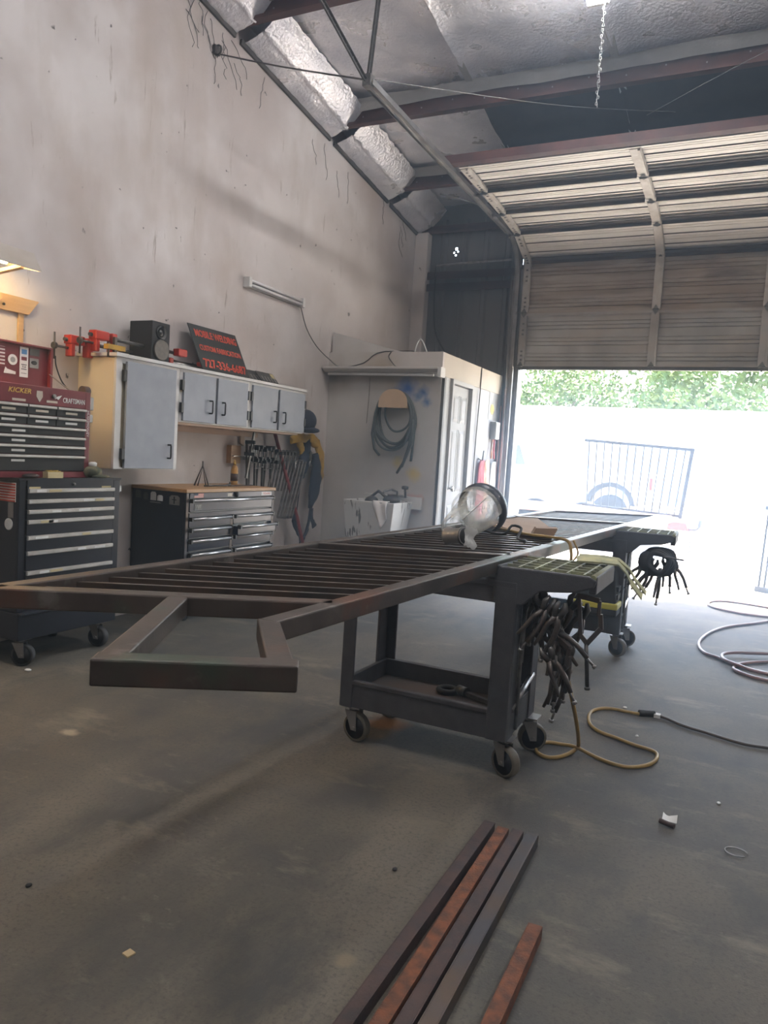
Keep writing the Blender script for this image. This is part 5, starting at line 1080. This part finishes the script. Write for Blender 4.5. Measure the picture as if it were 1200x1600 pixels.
# small litter
single('paper_scrap', MB().grid(lambda u, v: Vector((-.16+.05*u, 2.79+.05*v*(1-u*.5), .004+.03*abs(u-.3)*v)), 5, 5), M['paper'], 'torn white paper scrap on floor right of the tubes', 'scrap', (-.14, 2.81, 0))
single('brown_stub', MB().tube([(-.165, 2.765, .011), (-.115, 2.745, .011)], .009, 10), M['rust_dark'], 'short brown stub beside the torn white scrap', 'scrap', (-.14, 2.755, 0))
single('wire_ring', MB().tube([(.084+.035*math.cos(a*PI/8), 2.69+.03*math.sin(a*PI/8), .004) for a in range(15)], .0018, 6), M['steel'], 'thin wire ring lying on the floor at right', 'wire', (.084, 2.69, 0))
single('wood_chip', MB().prism([(0, 0), (.022, -.004), (.026, .018), (.004, .022)], (-1.258, 1.30, 0), (1, 0, 0), (0, 1, 0), (0, 0, 1), .004), mat('pale_wood_chip', (.5, .38, .22), .7), 'small pale wood chip on the foreground floor', 'scrap', (-1.25, 1.31, 0))
for i, (x, y, lb) in enumerate(((-1.679, 1.373, 'dark crumb on the shadowed floor at far left'), (-.846, 1.987, 'dark crumb on floor left of the steel tubes'), (-.35, 3.62, 'small pale chip inside the yellow cord loop'), (.02, 3.06, 'tiny white chip on floor near right edge'), (-.46, 4.02, 'white paper bit beside the yellow cord'))):
    single('floor_crumb', MB().ball((x, y, .004), (.008+.004*(i == 4), .010, .005), 8, 5), M['paper'] if i > 1 else M['black_matte'], lb, 'scrap', (x, y, 0))
single('paper_crumb', MB().ball((-3.30, 2.66, .006), (.02, .015, .007), 8, 5), M['paper'], 'white paper crumb by the rolling cabinet front wheel', 'scrap', (-3.30, 2.66, 0))

# ------------------------------------------------------------------ ceiling tube fixtures
def fixture(loc, label, L=1.25):
    t = thing('ceiling_tube_light', label, 'light', loc, 'lit twin-tube ceiling lights', local=True)
    part('housing', MB().prism([(-.03, -.01), (.03, -.01), (.025, .04), (-.025, .04)], (0, -L/2, 0), (1, 0, 0), (0, 0, 1), (0, 1, 0), L), M['white_paint'], t, bev=.002)
    for x in (-.055, .055): part('tube', MB().tube([(x, -L/2-.002, -.01), (x, L/2+.002, -.01)], .0155, 12), M['tube_on'], t)
    part('end_cap', MB().box(-.07, .07, L/2-.03, L/2-.004, -.03, 0).box(-.07, .07, -L/2+.004, -L/2+.03, -.03, 0), M['white_paint'], t)
    part('hanger_wire', MB().tube([(0, -L/2+.15, .05), (0, -L/2+.15, .45)], .002, 5).tube([(0, L/2-.15, .05), (0, L/2-.15, .40)], .002, 5), M['steel'], t)
    return t
L1 = fixture((-1.20, 4.78, 4.45), 'lit twin-tube ceiling light with chain, cut by top edge')
dup(L1, 'added twin-tube ceiling light behind the camera, left side', (-1.9, .9, 4.85)); dup(L1, 'added twin-tube ceiling light behind the camera, right side', (1.9, .9, 4.85)); dup(L1, 'added twin-tube ceiling light out of frame at right', (2.0, 4.6, 4.47)); dup(L1, 'added twin-tube ceiling light at the rear left', (-1.5, -2.6, 5.1))  # unseen copies of the fixture, added to brighten the walls and room
ch = MB()
for k in range(38):
    z = 4.42-.0185*k; o_ = Vector((-1.15+.006*math.sin(k*1.9), 5.37+.004*math.cos(k*2.3), z)); a = (k % 2)*PI/2
    ch.tube([o_+Vector((math.cos(a)*.007*math.cos(q*PI/4), math.sin(a)*.007*math.cos(q*PI/4), .012*math.sin(q*PI/4))) for q in range(8)], .0022, 5, closed=True)
single('pull_chain', ch, M['galv'], 'steel chain hanging down from the lit ceiling light', 'chain', (-1.15, 5.30, 4.42))

# ------------------------------------------------------------------ outside
# fence panel leaning by the right jamb
fp = thing('fence_panel', 'dark grey picket fence panel standing outside the right jamb', 'fence', (.6, 9.3, -.03))
e0, e1 = Vector((.215, 9.36, -.03)), Vector((1.0, 8.95, -.03))
part('foot_rail', MB().beam(e0+Vector((0, 0, .03)), e1+Vector((0, 0, .03)), .05, .06), M['railpaint'], fp); part('top_rail', MB().beam(e0+Vector((.03, .02, .95)), e1+Vector((.03, .02, .95)), .04, .04), M['railpaint'], fp)
for k in range(14):
    q = e0.lerp(e1, (k+.5)/14); part('picket', MB().beam(q+Vector((0, 0, .05)), q+Vector((.03, .02, .94)), .024, .024, (1, 0, 0)), M['railpaint'], fp)
# trailer
tr = thing('flatbed_trailer', 'low rusty-decked flatbed trailer with red fender outside door', 'trailer', (-2.5, 12.3, -.03))
part('deck', MB().box(-6.2, -.95, 12.0, 13.9, .50, .56), M['rust_dark'], tr)
part('side_rail', MB().box(-6.2, -.95, 11.93, 12.0, .50, .60), mat('faded_rust_rail', (.42, .24, .2), .8), tr)
part('fender', MB().prism([(0, 0), (.30, 0), (.26, .12), (.08, .13), (0, .08)], (-.98, 11.75, .40), (1, 0, 0), (0, 0, 1), (0, 1, 0), .30), M['trailer_red'], tr, bev=.01)
part('jack_elbow', MB().tube([(-.70, 11.8, .42), (-.58, 11.8, .42), (-.54, 11.8, .46), (-.53, 11.8, .58)], .03, 10), M['dark_steel'], tr)
part('jack_leg', MB().tube([(-.66, 11.8, -.03), (-.64, 11.8, .42)], .02, 8), M['stucco'], tr)
for k in range(5): part('hazard_band', MB().beam((-.67, 11.77, .02+k*.07), (-.61, 11.77, .05+k*.07), .012, .025, (0, -1, 0)), M['dark_steel'], tr)
for x in (-1.6, -3.9): part('leg', MB().box(x, x+.05, 12.0, 12.05, -.03, .5), M['railpaint'], tr)
for x in (-2.6, -3.5):
    part('wheel', MB().lathe([(.2, -.09), (.31, -.09), (.33, -.05), (.33, .05), (.31, .09), (.2, .09)], 24, (x, 13.9, .30), (0, 1, 0)), M['tyre'], tr)
# raised gate on the trailer
gt = thing('leaning_gate', 'grey picket gate panel standing tilted on the trailer edge', 'gate', (-1.5, 12.0, .6))
a0, a1, b1, b0 = Vector((-2.33, 12.0, 1.675)), Vector((-.74, 12.0, 1.60)), Vector((-.83, 12.0, .60)), Vector((-2.29, 12.0, .66))
part('top_rail', MB().beam(a0, a1+Vector((.03, 0, 0)), .04, .045, (0, 0, 1)), M['railpaint'], gt); part('bottom_rail', MB().beam(b0, b1, .035, .035), M['railpaint'], gt); part('end_post', MB().beam(a1, b1-Vector((0, 0, .04)), .05, .05, (0, 1, 0)), M['railpaint'], gt)
for k in range(13):
    t_ = (k+.6)/13.4; part('picket', MB().beam(a0.lerp(a1, t_), b0.lerp(b1, t_), .018, .018, (0, 1, 0)), M['railpaint'], gt)
# pickup
pu = thing('pickup_truck', 'white pickup truck parked side-on beyond the trailer', 'truck', (-4.5, 17, -.03))
sidep = [(-7.6, .45), (-7.6, .95), (-7.2, 1.12), (-6.3, 1.18), (-5.75, 1.72), (-4.3, 1.76), (-4.0, 1.20), (-1.75, 1.20), (-1.70, 1.15), (-1.70, .55), (-2.03, .55)]
arch = [(-2.5+.47*math.cos(a*PI/10), .50+.44*math.sin(a*PI/10)) for a in range(0, 11)]
sidep = sidep + arch + [(-3.0, .45), (-6.0, .45)] + [(-6.45+.45*math.cos(a*PI/10), .48+.42*math.sin(a*PI/10)) for a in range(0, 11)] + [(-6.95, .45)]
part('body', MB().prism(sidep, (0, 16.0, 0), (1, 0, 0), (0, 0, 1), (0, 1, 0), 1.85), M['truck'], pu, bev=.02)
part('arch_liner', MB().prism([(-2.5+.50*math.cos(a*PI/10), .5+.47*math.sin(a*PI/10)) for a in range(11)]+[(-2.5+.40*math.cos(a*PI/10), .5+.37*math.sin(a*PI/10)) for a in range(10, -1, -1)], (0, 15.985, 0), (1, 0, 0), (0, 0, 1), (0, 1, 0), .3), M['tyre'], pu)
for xs in ([(-5.7, 1.22), (-5.45, 1.62), (-5.0, 1.64), (-5.0, 1.22)], [(-4.94, 1.22), (-4.94, 1.64), (-4.5, 1.64), (-4.35, 1.22)]): part('window', MB().prism(xs, (0, 15.985, 0), (1, 0, 0), (0, 0, 1), (0, 1, 0), .014), M['carglass'], pu)
for x in (-2.5, -6.45):
    wh = part('wheel', MB().lathe([(.22, -.12), (.35, -.12), (.37, -.08), (.37, .08), (.35, .12), (.22, .12)], 28, (x, 16.05, .34), (0, 1, 0)), M['tyre'], pu)
    part('rim', MB().lathe([(.001, -.07), (.06, -.10), (.08, -.06), (.22, -.09), (.23, -.115)], 24, (x, 16.05, .34), (0, 1, 0)), M['galv'], wh)
part('tail_lamp', MB().box(-1.74, -1.685, 15.98, 16.1, .85, 1.1), M['red'], pu); part('bumper', MB().box(-1.72, -1.52, 16.05, 17.8, .45, .6), M['chrome'], pu); part('mirror', MB().box(-5.75, -5.55, 15.75, 15.98, 1.2, 1.4), M['carglass'], pu)
part('sill_step', MB().box(-1.95, -1.2, 15.9, 16.0, .40, .46), M['dark_galv'], pu)
# storage building
sb = thing('storage_building', 'long white storage building with pale blue roller doors', 'building', (-4, 32, -.03))
part('wall', MB().box(-26, 14, 32, 38, -.03, 3.35), M['stucco'], sb); part('roof', MB().hexa([(-26.4, 31.6, 3.35), (14.4, 31.6, 3.35), (14.4, 38.4, 3.35), (-26.4, 38.4, 3.35)], [(-26.4, 31.6, 3.5), (14.4, 31.6, 3.5), (14.4, 35, 4.0), (-26.4, 35, 4.0)]), M['stucco'], sb)
for k in range(9):
    x0_ = -22.2+k*4.35; rd = part('roller_door', MB().box(x0_, x0_+3.25, 31.93, 31.99, -.03, 2.15), M['roller'], sb)
    for j in range(10): part('slat', MB().box(x0_, x0_+3.25, 31.91, 31.93, .02+j*.212, .21+j*.212), M['roller'], rd)
# trees: leaf clumps
def leafcrown(seed, n=4200, R=(3.4, 2.6, 2.7), cz=4.6):
    rnd = random.Random(seed); mb = MB(); cl_ = []
    for k in range(26):
        th = rnd.uniform(0, 2*PI); ph = math.acos(rnd.uniform(-.8, 1)); rr = rnd.uniform(.55, .95)
        cl_.append((Vector((R[0]*rr*math.sin(ph)*math.cos(th), R[1]*rr*math.sin(ph)*math.sin(th), cz+R[2]*rr*math.cos(ph))), rnd.uniform(.7, 1.2)))
    for k in range(n):
        c, r_ = cl_[rnd.randrange(26)]
        p = c+Vector((rnd.gauss(0, 1), rnd.gauss(0, 1), rnd.gauss(0, .8))).normalized()*r_*rnd.uniform(.6, 1)
        a = Vector((rnd.gauss(0, 1), rnd.gauss(0, 1), rnd.gauss(0, 1))).normalized()*rnd.uniform(.10, .20); b = a.orthogonal().normalized()*a.length*.55
        q = p+a*1.0; mb.add([p-a*.6, p+b, q, p-b], [(0, 1, 2, 3)])
    return mb
def tree(loc, label, seed, sc=1, group='trees behind the storage building'):
    t = thing('leafy_tree', label, 'tree', loc, group, local=True); t.scale = (sc,)*3
    part('crown', leafcrown(seed), M['leaf'], t, kind='stuff')
    part('trunk', MB().tube([(0, 0, 0), (.1, 0, 1.6), (0, .1, 3.2), (.1, 0, 4.6)], [.28, .22, .18, .1], 9).tube([(0, .1, 2.8), (1.2, .2, 4.4)], [.12, .05], 7).tube([(0, .1, 2.6), (-1.3, -.2, 4.2)], [.12, .05], 7), M['bark'], t)
    return t
T1 = tree((-16.5, 43, -.03), 'green leafy tree rising above the white storage building', 1); T2 = tree((-9.5, 43, -.03), T1['label'], 2)
k = 0
for x in (-24, -2.5, 4.5, 11.5): k += 1; o_ = dup((T1, T2)[k % 2], T1['label'], (x, 42+(k*1.7) % 1.5, -.03), (0, 0, k*1.3))
for x in (-21, -12.8, -5.5, 2.2): k += 1; o_ = dup((T1, T2)[k % 2], T1['label'], (x, 52+(k*1.3) % 2, -.03), (0, 0, k*2.1), scale=(1.2, 1.2, 1.35))

# ------------------------------------------------------------------ haze volumes added to imitate lens glare
def lens_veil(box, dens, label, loc):
    hz_ = single('veil_haze', MB().box(*box), M['paper'], label, 'lens_veil', loc, kind='stuff')
    m = bpy.data.materials.new('thin_veil'); m.use_nodes = True; N = m.node_tree.nodes; N.remove(N['Principled BSDF'])
    v = N.new('ShaderNodeVolumeScatter'); v.inputs['Color'].default_value = (.64, .80, 1, 1); v.inputs['Density'].default_value = dens; v.inputs['Anisotropy'].default_value = .5
    m.node_tree.links.new(v.outputs[0], N['Material Output'].inputs['Volume']); hz_.data.materials.clear(); hz_.data.materials.append(m)
lens_veil((XW+.01, XR-.01, YB+.01, YD-.036, .01, 4.0), HAZE, 'thin added haze across the whole workshop, imitating lens glare', (0, 2, 0))
lens_veil((XW+.02, 2.6, 4.6, YD-.045, .012, 3.3), HAZE_DOOR, 'thicker bluish added haze inside the open door, imitating lens glare', (0, 6.6, 0))
